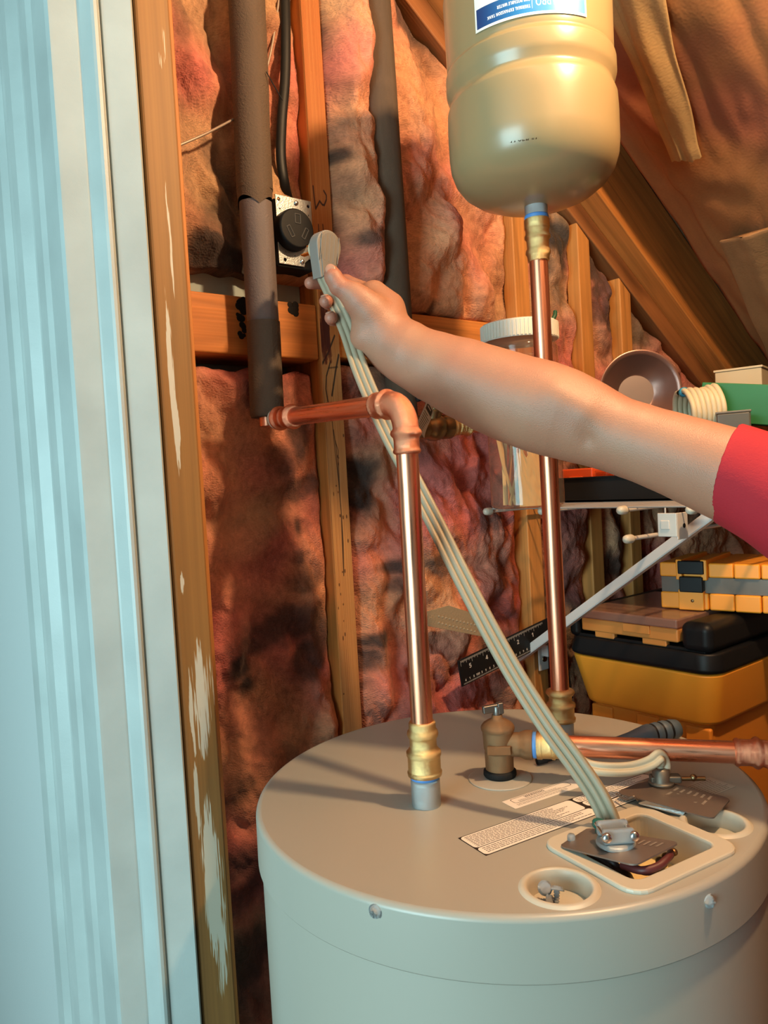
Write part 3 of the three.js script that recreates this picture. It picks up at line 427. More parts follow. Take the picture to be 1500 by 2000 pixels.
{ // cold riser to the hanging tank with the tee behind the arm
  const t = thing('copper_riser', 'tall copper pipe rising behind the arm to the hanging tank', 'pipe', R2);
  part('nipple', lathe([[.0145, 0], [.0148, .02], [0, .021]], R2, V(0, 1, 0), 30), mZinc, t);
  part('brass_adapter', lathe([[.012, .019], [.0172, .0195], [.0176, .023], [.0162, .025], [.0162, .036], [.0178, .0375], [.0178, .041], [.014, .043], [.0138, .05], [.0162, .0525], [.0178, .055], [.0165, .058], [.013, .0595], [.011, .06]], R2, V(0, 1, 0), 40), mBrass, t);
  const yT = 1.895; part('pipe', rod(V(R2.x, HY + .058, R2.z), V(.128, yT - .05, R2.z), PR, 28), mCopper, t);
  part('brass_adapter', lathe([[.011, -.062], [.0128, -.0615], [.0134, -.055], [.0152, -.052], [.0146, -.048], [.013, -.046], [.0136, -.036], [.0156, -.034], [.0156, -.031], [.0142, -.0295], [.0142, -.024], [.0152, -.0225], [.0152, -.012], [.0138, -.0105], [.011, -.01]], V(.128, yT, R2.z), V(0, 1, 0), 6 * 6), mBrass, t, 'brass adapter under the tank');
  const ty = 1.667; part('tee', [lathe([[.0111, -.04], [.013, -.0395], [.0155, -.034], [.013, -.028], [.0132, .028], [.0155, .034], [.013, .0395], [.0111, .04]], V(R2.x, ty, R2.z), V(0, 1, 0), 32), lathe([[.0128, 0], [.0128, .022], [.0155, .027], [.013, .033], [.011, .034]], V(R2.x, ty, R2.z), V(.32, 0, -.95), 30)], mCopperFit, t);
}
{ // shut-off valve low in the middle bay, with copper stub and hanging tag
  const o = V(.168, 1.656, .062), d = V(1, .02, .12).normalize(), at2 = (k) => o.clone().addScaledVector(d, k);
  const t = thing('shutoff_valve', 'dark brass shutoff valve with a copper stub behind the first riser', 'valve', o);
  part('valve_body', [lathe([[0, -.03], [.016, -.03], [.0185, -.027], [.0185, -.012], [.0165, -.01], [.02, -.004], [.0215, .004], [.02, .012], [.0165, .018], [.0185, .02], [.0185, .034], [.015, .036], [0, .036]], o, d, 32), lathe([[.012, 0], [.012, .026], [.015, .028], [.015, .036], [.007, .04], [.004, .05], [0, .05]], o, V(0, 1, .35), 24)], mBrassDark, t);
  const hO = o.clone().add(V(0, .052, .019)); part('lever_handle', [frameAt(new RoundedBoxGeometry(.055, .009, .012, 2, .003).translate(-.008, 0, 0), hO, V(.8, .3, .5), V(0, 1, 0))], mBlackMatte, t, 'black lever');
  part('adapter', [press(at2(.034), d, mBrass), press(at2(.075), d.clone().negate(), mBrass)], mBrass, t);
  part('pipe', rod(at2(.06), at2(.24), PR, 24), mCopper, t);
  part('drain_cap', [lathe([[0, 0], [.004, 0], [.004, .012], [.0065, .013], [.0065, .02], [0, .02]], at2(.012).add(V(0, .018, .006)), V(.15, 1, .2), 16)], mBrass, t);
  const tp = on(832, 815, 'z', .088), g = new THREE.PlaneGeometry(.03, .052, 6, 10), gp = g.attributes.position; for (let i = 0; i < gp.count; i++) gp.setZ(i, .004 * Math.sin(gp.getY(i) * 70)); const pl = mergeGeometries([prep(g.clone()), prep(g.clone().translate(0, 0, -.0006))]);
  pl.rotateZ(-.55); pl.rotateY(.5); pl.translate(tp.x, tp.y, tp.z);
  single('valve_tag', pl, std({ roughness: .6, map: canvasTex(128, 224, (c, W, H) => { c.fillStyle = '#c9c6c2'; c.fillRect(0, 0, W, H); c.fillStyle = '#222'; c.fillRect(16, 30, 96, 46); c.fillStyle = '#c9c6c2'; c.fillRect(30, 42, 60, 10); c.fillStyle = '#555'; for (let i = 0; i < 8; i++) c.fillRect(14, 92 + i * 15, 60 + (i * 37) % 42, 6); }) }), 'grey printed tag hanging on the dark brass valve', 'tag');
}
{ // relief valve and its discharge pipe
  const o = V(-.022, HY + .003, .352), t = thing('relief_valve', 'bronze relief valve with a grey lever standing on a black gasket', 'valve', o);
  part('gasket', lathe([[0, 0], [.0165, 0], [.0178, .002], [.0176, .006], [.0155, .008], [0, .008]], o, V(0, 1, 0), 36), mBlackMatte, t);
  part('valve_body', [lathe([[0, .006], [.0148, .006], [.0152, .008], [.0154, .026], [.015, .0275], [.0154, .029], [.016, .031], [.0168, .049], [.0178, .0505], [.0182, .053], [.0177, .055], [.0155, .0578], [.0105, .061], [.0062, .0628], [.0055, .067], [0, .067]], o, V(0, 1, 0), 40)], mBronze, t);
  const bd = at(975, 1462, .8).sub(o).setY(0).normalize(); { const nD = camera.position.clone().sub(o).setY(0).normalize(); part('name_plate', frameAt(new RoundedBoxGeometry(.025, .0095, .004, 2, .001), o.clone().add(V(0, .033, 0)).addScaledVector(nD, .0162), V(nD.z, 0, -nD.x), V(0, 1, 0)), mBronze, t); }
  const pe = on(1462, 1470, 'y', HY + .038), a = o.clone().add(V(0, .035, 0)), d = pe.clone().sub(a).normalize(), k = (s) => a.clone().addScaledVector(d, s);
  part('outlet', lathe([[0, 0], [.0125, 0], [.0128, .022], [.0148, .027], [.0155, .029], [.0155, .036], [.0135, .037], [0, .037]], a, d, 36), mBronze, t);
  part('lever', [lathe([[0, 0], [.0045, 0], [.0045, .012], [0, .012]], o.clone().add(V(0, .064, 0)), V(0, 1, 0), 14), frameAt(new RoundedBoxGeometry(.022, .0085, .006, 2, .0015).translate(-.005, 0, 0), o.clone().add(V(0, .0745, 0)), V(.9, .06, .45), V(0, 1, 0)), frameAt(new RoundedBoxGeometry(.006, .012, .008, 2, .001), o.clone().add(V(.003, .074, .002)), V(.9, .06, .45), V(0, 1, 0))], std({ color: lin(.2, .19, .18), metalness: .9, roughness: .42 }), t);
  const T = thing('discharge_pipe', 'horizontal copper discharge pipe from the relief valve across the heater lid', 'pipe', k(.037));
  part('thread_tape', lathe([[.0118, .0365], [.0138, .037], [.0138, .041], [.0118, .0415]], a, d, 30), mBlueTape, T);
  part('brass_adapter', lathe([[.012, .0405], [.0146, .041], [.0148, .046], [.0138, .047], [.0138, .056], [.0148, .057], [.0148, .0595], [.0136, .0605], [.0136, .064], [.0152, .067], [.0138, .07], [.0132, .0735], [.011, .074]], a, d, 36), mBrass, T);
  let L = .2; while (Math.hypot(k(L).x - HC.x, k(L).z - HC.z) < .281) L += .002;
  part('pipe', rod(k(.07), k(L - .03), PR, 28), mCopper, T);
  const el = new THREE.CatmullRomCurve3(Array.from({ length: 9 }, (_, i) => { const q = i / 8 * Math.PI / 2, R = .024; return k(L - R + R * Math.sin(q)).add(V(0, -R + R * Math.cos(q), 0)); }));
  part('elbow', [new THREE.TubeGeometry(el, 24, .0132, 24), press(k(L - .02), d.clone().negate()), press(k(L).add(V(0, -.02, 0)), V(0, -1, 0))], mCopperFit, T);
  part('pipe', rod(k(L).add(V(0, -.04, 0)), k(L).setY(.06), PR, 28), mCopper, T, 'vertical copper drop');
}
// ---------------------------------------------------------------- expansion tank
{
  const o = V(.128, 1.895, .316), t = thing('expansion_tank', 'cream expansion tank hanging upside down over the second copper riser', 'tank', o);
  const R = .1005, Y = V(0, 1, 0);
  part('shell', lathe([[0, .0035], [.03, .0045], [.052, .009], [.072, .0175], [.086, .028], [.0945, .04], [.0992, .054], [R, .068], [R + .0003, .1], [R - .0004, .118], [R - .0022, .1235], [R - .0048, .1285], [R - .0046, .1325], [R - .0018, .1395], [R - .0002, .145], [R - .0002, .1595], [R - .001, .1625], [R - .0034, .164], [R - .0036, .1675], [R - .0024, .171], [R - .0016, .25], [.094, .273], [.08, .289], [.05, .299], [0, .302]], o, Y, 96), mTank, t);
  part('nipple', lathe([[.0115, -.012], [.0135, -.0118], [.0138, .004], [.015, .0055], [.0115, .0056]], o, Y, 28), mZinc, t);
  part('thread_tape', lathe([[.0115, -.014], [.0142, -.0135], [.0145, -.008], [.0138, -.0065], [.0115, -.006]], o, Y, 28), mBlueTape, t);
  // printed label, upside down like the tank
  const azL = Math.atan2(on(943, 40, 'z', .41).x - o.x, .09), lw = 1.3, lh = .115, y0 = .1735;
  const cm = Math.atan2(camera.position.x - o.x, camera.position.z - o.z);        // azimuth of the viewer
  const a0 = cm - .6; const g = sheet(48, 2, (u, v) => { const a = a0 + u * lw, r = R - .0013; return [o.x + r * Math.sin(a), o.y + y0 + v * lh, o.z + r * Math.cos(a), 1 - u, 1 - v]; }, null); g.deleteAttribute('color');
  const lab = canvasTex(1536, 1024, (c, W, H) => {
    c.fillStyle = '#f1eee6'; c.fillRect(0, 0, W, H); c.fillStyle = '#f8f6f0'; c.fillRect(12, 12, W - 24, H - 24);
    const gr = c.createLinearGradient(0, 0, W, 0); gr.addColorStop(0, '#2f9fd8'); gr.addColorStop(.55, '#1f7fc4'); gr.addColorStop(1, '#15356f'); c.fillStyle = gr; c.fillRect(26, 26, W - 52, 190);
    c.fillStyle = '#fff'; c.textBaseline = 'middle'; c.font = 'bold 108px sans-serif'; c.fillText('HYDRA', 140, 122); const w = c.measureText('HYDRA').width; c.font = '108px sans-serif'; c.fillText('PRO', 146 + w, 122); const w2 = c.measureText('PRO').width;
    c.fillRect(186 + w + w2, 60, 5, 124); c.font = 'bold 43px sans-serif'; c.fillText('THERMAL EXPANSION TANK', 210 + w + w2, 86); c.fillText('FOR POTABLE WATER', 210 + w + w2, 150);
    c.fillStyle = '#6a5340'; c.font = '40px sans-serif'; const r = rng(4); for (let j = 0; j < 7; j++) { let x = 180; const y = 262 + j * 66; while (x < 1080 - (j % 3) * 120) { const l = 18 + r() * 80; c.fillRect(x, y, l, 16); x += l + 16; } }
    c.strokeStyle = '#6a5340'; c.lineWidth = 6; c.strokeRect(1290, 380, 140, 170); for (let i = 0; i < 5; i++) { c.beginPath(); c.moveTo(1300, 400 + i * 34); c.lineTo(1420, 392 + i * 30); c.stroke(); } for (let j = 0; j < 6; j++) c.fillRect(1240, 590 + j * 34, 190 - (j % 2) * 40, 12);
    c.fillStyle = '#2a78c0'; c.fillRect(560, 690, 430, 60); c.fillStyle = '#6a5340'; for (let j = 0; j < 4; j++) c.fillRect(300, 800 + j * 50, 800 - (j % 2) * 160, 16);
  });
  part('printed_label', g, std({ map: lab, roughness: .35, clearcoat: .4, clearcoatRoughness: .2 }), t, 'white label with a blue band');
  { const q = on(1029, 327, 'y', o.y + .0105), d2 = canvasTex(256, 64, (c, W, H) => { c.fillStyle = '#97835a'; c.clearRect(0, 0, W, H); c.fillStyle = '#201a14'; c.font = 'bold 46px sans-serif'; c.textBaseline = 'middle'; c.fillText('11 APR 21', 8, 32); });
    const n = 12, gg = sheet(n, 3, (u, v) => { const b = (u - .5) * .036, f2 = (v - .5) * .008, rt = V(Math.cos(cm), 0, -Math.sin(cm)), fw = V(Math.sin(cm), 0, Math.cos(cm)); const p = V(q.x, 0, q.z).addScaledVector(rt, b).addScaledVector(fw, f2); const rr = Math.hypot(p.x - o.x, p.z - o.z); const prof = [[0, .0035], [.03, .0045], [.052, .009], [.072, .0175], [.086, .028], [.0945, .04]]; let y = .0035; for (let i = 0; i < 5; i++) if (rr >= prof[i][0]) y = mix(prof[i][1], prof[i + 1][1], clamp((rr - prof[i][0]) / (prof[i + 1][0] - prof[i][0]))); return [p.x, o.y + y - .0004, p.z, u, 1 - v]; }, null); gg.deleteAttribute('color');
    part('date_stamp', gg, std({ map: d2, transparent: true, alphaTest: .5, roughness: .4 }), t, 'small inkjet date print'); }
}
// ---------------------------------------------------------------- foam covered pipes in the wall
{
  const A = V(-.0975, 1.672, .035), t = thing('foam_pipe_sleeve', 'grey foam pipe sleeve in the left bay, split above a lighter length', 'pipe insulation', A);
  const wob = (r, y0, y1, x0, x1, m, notch) => { const n = 60, g = sheet(48, n, (u, v) => { const a = u * 6.2832, y = mix(y0, y1, v) + (v < .02 ? notch * Math.abs(Math.sin(a * 1.5 + .4)) : 0), rr = r + .0007 * P.noise(Math.cos(a) * 2, y * 14, Math.sin(a) * 2) - (v < .03 ? .0015 : 0) * (1 - v / .03); return [mix(x0, x1, v) + rr * Math.sin(a), y, .035 + rr * Math.cos(a), u * .15, y]; }, null); g.deleteAttribute('color'); return g; };
  part('upper_sleeve', wob(.0238, 1.945, 2.64, -.0965, -.078, mFoam, .012), mFoam, t);
  part('lower_sleeve', [wob(.0212, 1.795, 1.952, -.0955, -.096, mFoamLight, 0)], mFoamLight, t, 'lighter grey length with a printed seam');
  part('end_sleeve', [wob(.0222, 1.672, 1.797, -.098, -.0955, mFoam, 0), lathe([[.0085, 0], [.0222, .0002]], A.clone(), V(0, 1, 0), 40)], mFoam, t);
  part('slit', tube([on(520, 140, 'z', .059), on(538, 172, 'z', .0592), on(552, 196, 'z', .058)], .0007, 20, 6), mBlackMatte, t);
  part('pipe', rod(V(-.098, 1.66, .035), V(-.098, 1.69, .035), PR, 20), mCopper, t);
}
{
  const pts = [[.0995, 1.66], [.0995, 1.75], [.0985, 1.87], [.096, 2.02], [.092, 2.27], [.088, 2.45]].map(([x, y]) => V(x + .047, y, .022));
  const t = thing('foam_pipe_sleeve', 'brown grey foam pipe sleeve half buried in the pink batt behind the hand', 'pipe insulation', pts[0]);
  part('sleeve', tube(pts, .0235, 60, 36), mFoam, t);
  part('pipe', rod(V(pts[0].x, 1.645, .03), V(pts[0].x, 1.69, .024), PR, 20), mCopper, t);
}
{ // insulation support wire and the black cable feeding the outlet
  single('support_wire', tube([on(338, 289, 'z', .045), on(400, 262, 'z', .042), on(456, 233, 'z', .025), V(-.075, 2.09, .005), on(520, 136, 'z', .0), on(531, 90, 'z', .0), on(549, -30, 'z', 0)], .0016, 80, 8), std({ color: lin(.42, .34, .28), metalness: .5, roughness: .5 }), 'thin bent wire holding the batt behind the left foam pipe', 'wire');
  single('electrical_cable', sweep([on(556, -40, 'z', .004), on(558, 60, 'z', .005), on(557, 150, 'z', .005), on(550, 240, 'z', .006), on(549, 310, 'z', .008), on(556, 360, 'z', .006), on(566, 400, 'z', -.01)], Array.from({ length: 14 }, (_, i) => [.0075 * Math.cos(i / 14 * 6.283), .0045 * Math.sin(i / 14 * 6.283)]), () => V(-.2, 0, 1)), mBlack, 'glossy black cable running down the stud into the outlet box', 'cable');
}
// ---------------------------------------------------------------- range outlet
{
  const zF = .026, c = [[533, 381], [607, 393], [612, 522], [549, 514]].map(p => on(...p, 'z', zF)), x0 = (c[0].x + c[3].x) / 2, x1 = Math.min((c[1].x + c[2].x) / 2, .016), y0 = (c[2].y + c[3].y) / 2 - .001, y1 = (c[0].y + c[1].y) / 2, cx = (x0 + x1) / 2, cy = (y0 + y1) / 2;
  const t = thing('wall_outlet', 'black round heavy duty outlet on a bare metal plate', 'outlet', V(cx, cy, zF));
  part('outlet_box', box(x0 - .002, x1 + .0005, y0 - .004, y1 - .004, -.055, zF - .001, .003), mBlackMatte, t);
  const holes = [[-.42, .44], [.42, .42], [-.4, .3], [.42, .28], [-.3, -.32], [-.34, -.44], [-.05, -.36]].map(([a, b], i) => { const r = i < 2 || i === 5 ? .0028 : .0013; return Array.from({ length: 12 }, (_, k) => [a * (x1 - x0) + r * Math.cos(k / 12 * 6.283), b * (y1 - y0) + r * Math.sin(k / 12 * 6.283)]); });
  const pl = extrude([[-.5, .5], [-.5, -.5], [.2, -.5], [.22, -.44], [.34, -.38], [.5, -.36], [.5, .5]].map(([a, b]) => [a * (x1 - x0), b * (y1 - y0)]), .0012, .0004, holes); pl.translate(cx, cy, zF); part('metal_plate', boxUV(pl), mZinc, t);
  const p = on(578, 447, 'z', zF + .014); part('receptacle', lathe([[0, .0185], [.024, .0185], [.0262, .017], [.0272, .013], [.0276, 0]], V(p.x, p.y, zF), V(0, 0, 1), 48), std({ color: lin(.008, .0078, .008), roughness: .6, specularIntensity: .5 }), t);
  const rim = std({ color: lin(.03, .029, .029), roughness: .45 });
  const slot = (dx, dy, w, h, rot) => { const g = extrude(roundRect(w, h, .001), .0006, .0003, [roundRect(w - .0016, h - .0016, .0006)]); g.rotateZ(rot); g.translate(p.x + dx, p.y + dy, zF + .0183); part('slot', g, rim, t); };
  slot(.001, .0125, .009, .013, 0); slot(-.0115, -.006, .006, .016, .5); slot(.0115, -.006, .006, .016, -.5);
  for (const [a, b] of [[.06, .43], [.14, -.43]]) part('screw', lathe([[0, .003], [.0025, .0028], [.0034, .0015], [.0034, 0]], V(cx + a * (x1 - x0), cy + b * (y1 - y0), zF + .0014), V(0, 0, 1), 16), mSteel, t);
}

// ---------------------------------------------------------------- the cord in the hand
{
  const pts = [[632, 538, .93], [655, 588, .922], [677, 642, .913], [704, 722, .893], [750, 828, .868], [800, 925, .842], [850, 1022, .814], [900, 1122, .786], [952, 1222, .76], [1010, 1325, .737], [1070, 1418, .719], [1128, 1496, .706], [1168, 1556, .698], [1190, 1604, .693], [1200, 1650, .69]].map(p => at(...p));
  const t = thing('power_cord', 'flat grey three ribbed power cord running from the hand to the heater', 'power cord', pts[pts.length - 1]);
  const prof = []; for (const c of [-1, 0, 1]) for (let k = 0; k <= 6; k++) { const a = (150 - 20 * k) * DEG; prof.push([c * .0066 + .0037 * Math.cos(a) * 1.02, .0042 * Math.sin(a)]); } for (const c of [1, 0, -1]) for (let k = 0; k <= 6; k++) { const a = (-30 - 20 * k) * DEG; prof.push([c * .0066 + .0037 * Math.cos(a) * 1.02, .0042 * Math.sin(a)]); }
  const mid = at(850, 1000, .83), face = camera.position.clone().sub(mid).normalize();
  part('ribbon', sweep(pts, prof, (s) => { const f = face.clone(), k = smooth(.8, 1, s); return f.applyAxisAngle(V(.3, .95, 0), -.7 * k + .1 - .8 * (1 - smooth(.03, .14, s))); }, 160), mCord, t);
  // right-angle plug: teardrop body, raised grip panel, prong block towards the wall
  const F = V(.06, -.05, 1).normalize(), X = V(1, .0, -.06).normalize(), Y = V(0, 1, 0).addScaledVector(F, -F.y).normalize(), o = at(641, 492, .93);
  const outline = (k) => { const a = []; k *= .89; for (let i = 0; i <= 20; i++) { const q = (-12 + 204 * i / 20) * DEG; a.push([.0205 * k * Math.cos(q), .0075 + .0205 * k * Math.sin(q)]); } a.push([-.0165 * k, -.012 * k], [-.0095 * k, -.0315], [.0095 * k, -.0315], [.0165 * k, -.012 * k]); return a; };
  const tilt = (g) => { g.rotateZ(-.12); return frameAt(prep(g), o, X, Y); };
  part('plug_body', boxUV(tilt(extrude(outline(.93), .014, .0015).translate(0, 0, -.014))), mPlug, t);
  part('grip_panel', boxUV(tilt(extrude(outline(.74), .0012, .0006).translate(0, .001, .001))), std({ color: lin(.17, .155, .135), roughness: .6 }), t);
  part('grip_rib', [0, 1, 2, 3, 4].map(i => boxUV(tilt(box(-.013 + i * .0065 - .0004, -.013 + i * .0065 + .0004, -.012, .02, .0026, .0032))))   , mPlug, t);
  part('prong_block', tilt(lathe([[0, -.0245], [.0115, -.0245], [.013, -.023], [.013, -.0138], [0, -.0138]], V(-.001, .006, 0), V(0, 0, 1), 36)), std({ color: lin(.52, .45, .3), roughness: .5 }), t, 'cream plug face');
  for (const [a, b] of [[-.008, .002], [.008, .002], [0, .015]]) part('prong', tilt(box(a - .003, a + .003, b - .0008, b + .0008, -.042, -.0245)), mBrass, t);
}
// ---------------------------------------------------------------- cover plates, clamps, old lead
function bilinear(c, thick, rad, name, m, parent) {                      // thin rounded plate through four world corners
  const s = roundRect(1, 1, rad, 6).map(([a, b]) => [a + .5, b + .5]), g = prep(extrude(s, 1)), p = g.attributes.position, n = c[1].clone().sub(c[0]).cross(c[3].clone().sub(c[0])).normalize(), q = V(), r = V();
  if (n.y < 0) n.negate();
  for (let i = 0; i < p.count; i++) { const u = p.getX(i), v = p.getY(i), w = p.getZ(i); q.copy(c[0]).lerp(c[1], u); r.copy(c[3]).lerp(c[2], u); q.lerp(r, v).addScaledVector(n, w * thick); p.setXYZ(i, q.x, q.y, q.z); }
  g.computeVertexNormals(); return part(name, boxUV(g), m, parent);
}
const etched = (c, n, k, parent, u0, v0, du, dv) => { const nn = c[1].clone().sub(c[0]).cross(c[3].clone().sub(c[0])).normalize(); if (nn.y < 0) nn.negate(); const pt = (u, v) => c[0].clone().lerp(c[1], u).lerp(c[3].clone().lerp(c[2], u), v).addScaledVector(nn, n + .0002); const r = rng(k);
  const g = sheet(1, 1, (u, v) => [...pt(u0 + du * u, v0 + dv * v).toArray(), u, v], null); g.deleteAttribute('color');
  part('etched_text', g, std({ transparent: true, alphaTest: .4, metalness: .6, roughness: .5, map: canvasTex(256, 128, (x, W, H) => { x.clearRect(0, 0, W, H); x.fillStyle = '#b7aca0'; for (let i = 0; i < 6; i++) { let X = 10 + r() * 30; while (X < W - 30) { const l = 5 + r() * 22; x.fillRect(X, 8 + i * 20, l, 8); X += l + 5; } } }) }), parent); };
{
  const c = [[1092, 1655, .0035], [1150, 1619, .006], [1329, 1648, .015], [1240, 1693, .013]].map(([a, b, h]) => on(a, b, 'y', HY + h));
  const t = thing('cover_plate', 'brown metal wiring cover plate carrying the cord clamp, lifted over the opening', 'cover plate', c[0]);
  bilinear(c, .0014, .09, 'plate', mPlate, t);
  etched(c, .0014, 3, t, .68, .52, .2, .4);
  part('screw', lathe([[0, .005], [.0028, .0048], [.0036, .003], [.0036, 0]], on(1116, 1640, 'y', HY + .0058), V(0, 1, 0), 16), mZinc, t);
  // wires and terminals hanging under the plate
  const dark = std({ color: lin(.035, .02, .02), roughness: .5 }), red = std({ color: lin(.1, .018, .018), roughness: .5 });
  const W = (a, m) => part('wire', tube(a.map(([x, y, h]) => on(x, y, 'y', HY + h)), .0032, 30, 10), m, t);
  W([[1150, 1665, .0], [1190, 1690, -.004], [1222, 1706, -.01], [1235, 1725, -.026]], dark); W([[1170, 1660, .002], [1200, 1688, -.002], [1216, 1704, -.012], [1205, 1715, -.026]], dark);
  W([[1215, 1690, .0], [1255, 1700, .004], [1285, 1692, .006], [1305, 1675, .008], [1312, 1662, .004]], red); W([[1235, 1694, .0], [1262, 1702, .002], [1280, 1698, .002], [1296, 1688, -.006]], red);
  part('terminal', [0, 1, 2].map(i => { const p = on(1290 + i * 12, 1682 - i * 9, 'y', HY + .006); return ball(p, .0042, 1, .8, 1, 10); }), mBrassDark, t);
  const q = on(1203, 1648, 'y', HY + .011), Y = V(0, 1, 0);
  const k = thing('cord_clamp', 'zinc two screw clamp gripping the flat cord on the plate', 'clamp', q), X = V(.8, 0, .6), Z = V(-.6, 0, .8);
  part('lock_ring', lathe([[.0, 0], [.0165, 0], [.0165, .0014], [.0155, .002], [.0155, .004], [0, .004]], q, Y, 36), mZinc, k);
  for (const s of [-1, 1]) part('jaw', frameAt(new RoundedBoxGeometry(.027, .0125, .0062, 3, .0024), q.clone().addScaledVector(Y, .0105).addScaledVector(Z, s * .0083), X, Y), mZinc, k);
  for (const s of [-1, 1]) part('clamp_screw', [rod(q.clone().addScaledVector(Y, .012).addScaledVector(X, s * .0115).addScaledVector(Z, -.014), q.clone().addScaledVector(Y, .012).addScaledVector(X, s * .0115).addScaledVector(Z, .016), .0022, 12), lathe([[0, .004], [.003, .0038], [.0042, .002], [.0042, 0]], q.clone().addScaledVector(Y, .012).addScaledVector(X, s * .0115).addScaledVector(Z, .0125), Z, 16)], mSteel, k);
  const gs = on(1168, 1624, 'y', HY + .0085); single('ground_screw', lathe([[0, -.002], [.0024, -.002], [.0024, .004], [.0058, .0042], [.006, .0085], [.0048, .0105], [0, .011]], gs, V(.1, 1, .1), 6), std({ color: lin(.015, .13, .1), roughness: .4, metalness: .3 }), 'green hex ground screw in the plate behind the cord clamp', 'screw');
}
{
  const c = [[1203, 1550, .007], [1270, 1521, .008], [1428, 1562, .007], [1392, 1602, .0045]].map(([a, b, h]) => on(a, b, 'y', HY + h));
  const t = thing('cover_plate', 'dark brown folded metal cover plate lying behind the wiring opening', 'cover plate', c[0]);
  bilinear(c, .0014, .1, 'plate', mPlate, t); etched(c, .0014, 6, t, .42, .35, .22, .5); etched(c, .0014, 9, t, .68, .35, .2, .5);
  const b = [[1246, 1570, .0065], [1262, 1565, .0065], [1338, 1588, .004], [1334, 1594, .0015]].map(([a, y, h]) => on(a, y, 'y', HY + h)); bilinear(b, .001, .1, 'bent_lip', mZinc, t);
  part('corner_curl', tube([[1204, 1551, .008], [1222, 1561, .0085], [1238, 1556, .0125], [1246, 1563, .0075]].map(([a, y, h]) => on(a, y, 'y', HY + h)), .0012, 20, 8), mPlate, t);
  const q = on(1292, 1531, 'y', HY + .009), Y = V(0, 1, 0);
  const k = thing('cord_clamp', 'dark clamp holding the short beige lead on the folded plate', 'clamp', q);
  part('clamp_body', [lathe([[0, 0], [.0125, 0], [.0125, .003], [.0085, .004], [.0085, .015], [0, .016]], q, Y, 24), frameAt(new RoundedBoxGeometry(.03, .007, .012, 2, .002), q.clone().add(V(.004, .005, .002)), V(.7, 0, .7), Y)], std({ color: lin(.2, .18, .15), metalness: .8, roughness: .5 }), k);
  part('clamp_screw', [rod(q.clone().add(V(.012, .005, .012)), q.clone().add(V(.03, .005, .03)), .0022, 10), ball(q.clone().add(V(.022, .006, .022)), .0036, 1, 1, 1, 10)], mBrassDark, k);
  const pts = [at(1118, 1478, .775), at(1150, 1497, .772), at(1195, 1503, .768), at(1240, 1500, .766), at(1272, 1489, .765), at(1289, 1477, .768), at(1297, 1492, .773), at(1293, 1512, .772), q.clone().add(V(0, .012, 0))];
  const prof = []; for (const c2 of [-1, 1]) for (let i = 0; i <= 6; i++) { const a = (150 - 20 * i) * DEG; prof.push([c2 * .0036 + .0036 * Math.cos(a), .0036 * Math.sin(a)]); } for (const c2 of [1, -1]) for (let i = 0; i <= 6; i++) { const a = (-30 - 20 * i) * DEG; prof.push([c2 * .0036 + .0036 * Math.cos(a), .0036 * Math.sin(a)]); }
  const face = camera.position.clone().sub(pts[3]).normalize();
  single('lead_wire', sweep(pts, prof, () => V(.3, .5, .4).add(face), 90), std({ color: lin(.5, .44, .32), roughness: .5 }), 'short curved beige two ribbed lead beneath the discharge pipe', 'cable');
}
// ---------------------------------------------------------------- screwdriver on the lid
{
  const a = V(.033, HY + .0045, .357), b = V(.214, HY + .0125, .4225), d = b.clone().sub(a).normalize(), L = a.distanceTo(b), h0 = L - .098;
  const t = thing('screwdriver', 'screwdriver with a blue grey ribbed handle lying behind the discharge pipe', 'screwdriver', a);
  part('shaft', [rod(a, a.clone().addScaledVector(d, h0 + .01), .0032, 14), lathe([[0, 0], [.0042, 0], [.0042, .012], [.0032, .013]], a, d, 8)], mBlackMatte, t);
  const prof = [[0, h0], [.0055, h0], [.0065, h0 + .012], [.0085, h0 + .03], [.0112, h0 + .045]]; for (let i = 0; i < 3; i++) prof.push([.0125, h0 + .052 + i * .011], [.0128, h0 + .057 + i * .011], [.0112, h0 + .0605 + i * .011]); prof.push([.0122, h0 + .088], [.0105, h0 + .096], [.006, h0 + .0985], [0, h0 + .099]);
  part('handle', lathe(prof, a, d, 28), std({ color: lin(.075, .105, .13), roughness: .5 }), t, 'blue grey ribbed handle');
  part('grip_inset', [0, 1, 2].map(i => lathe([[.0118, h0 + .0595 + i * .011], [.0122, h0 + .061 + i * .011], [.0118, h0 + .0625 + i * .011]], a, d, 28)), mBlack, t);
}
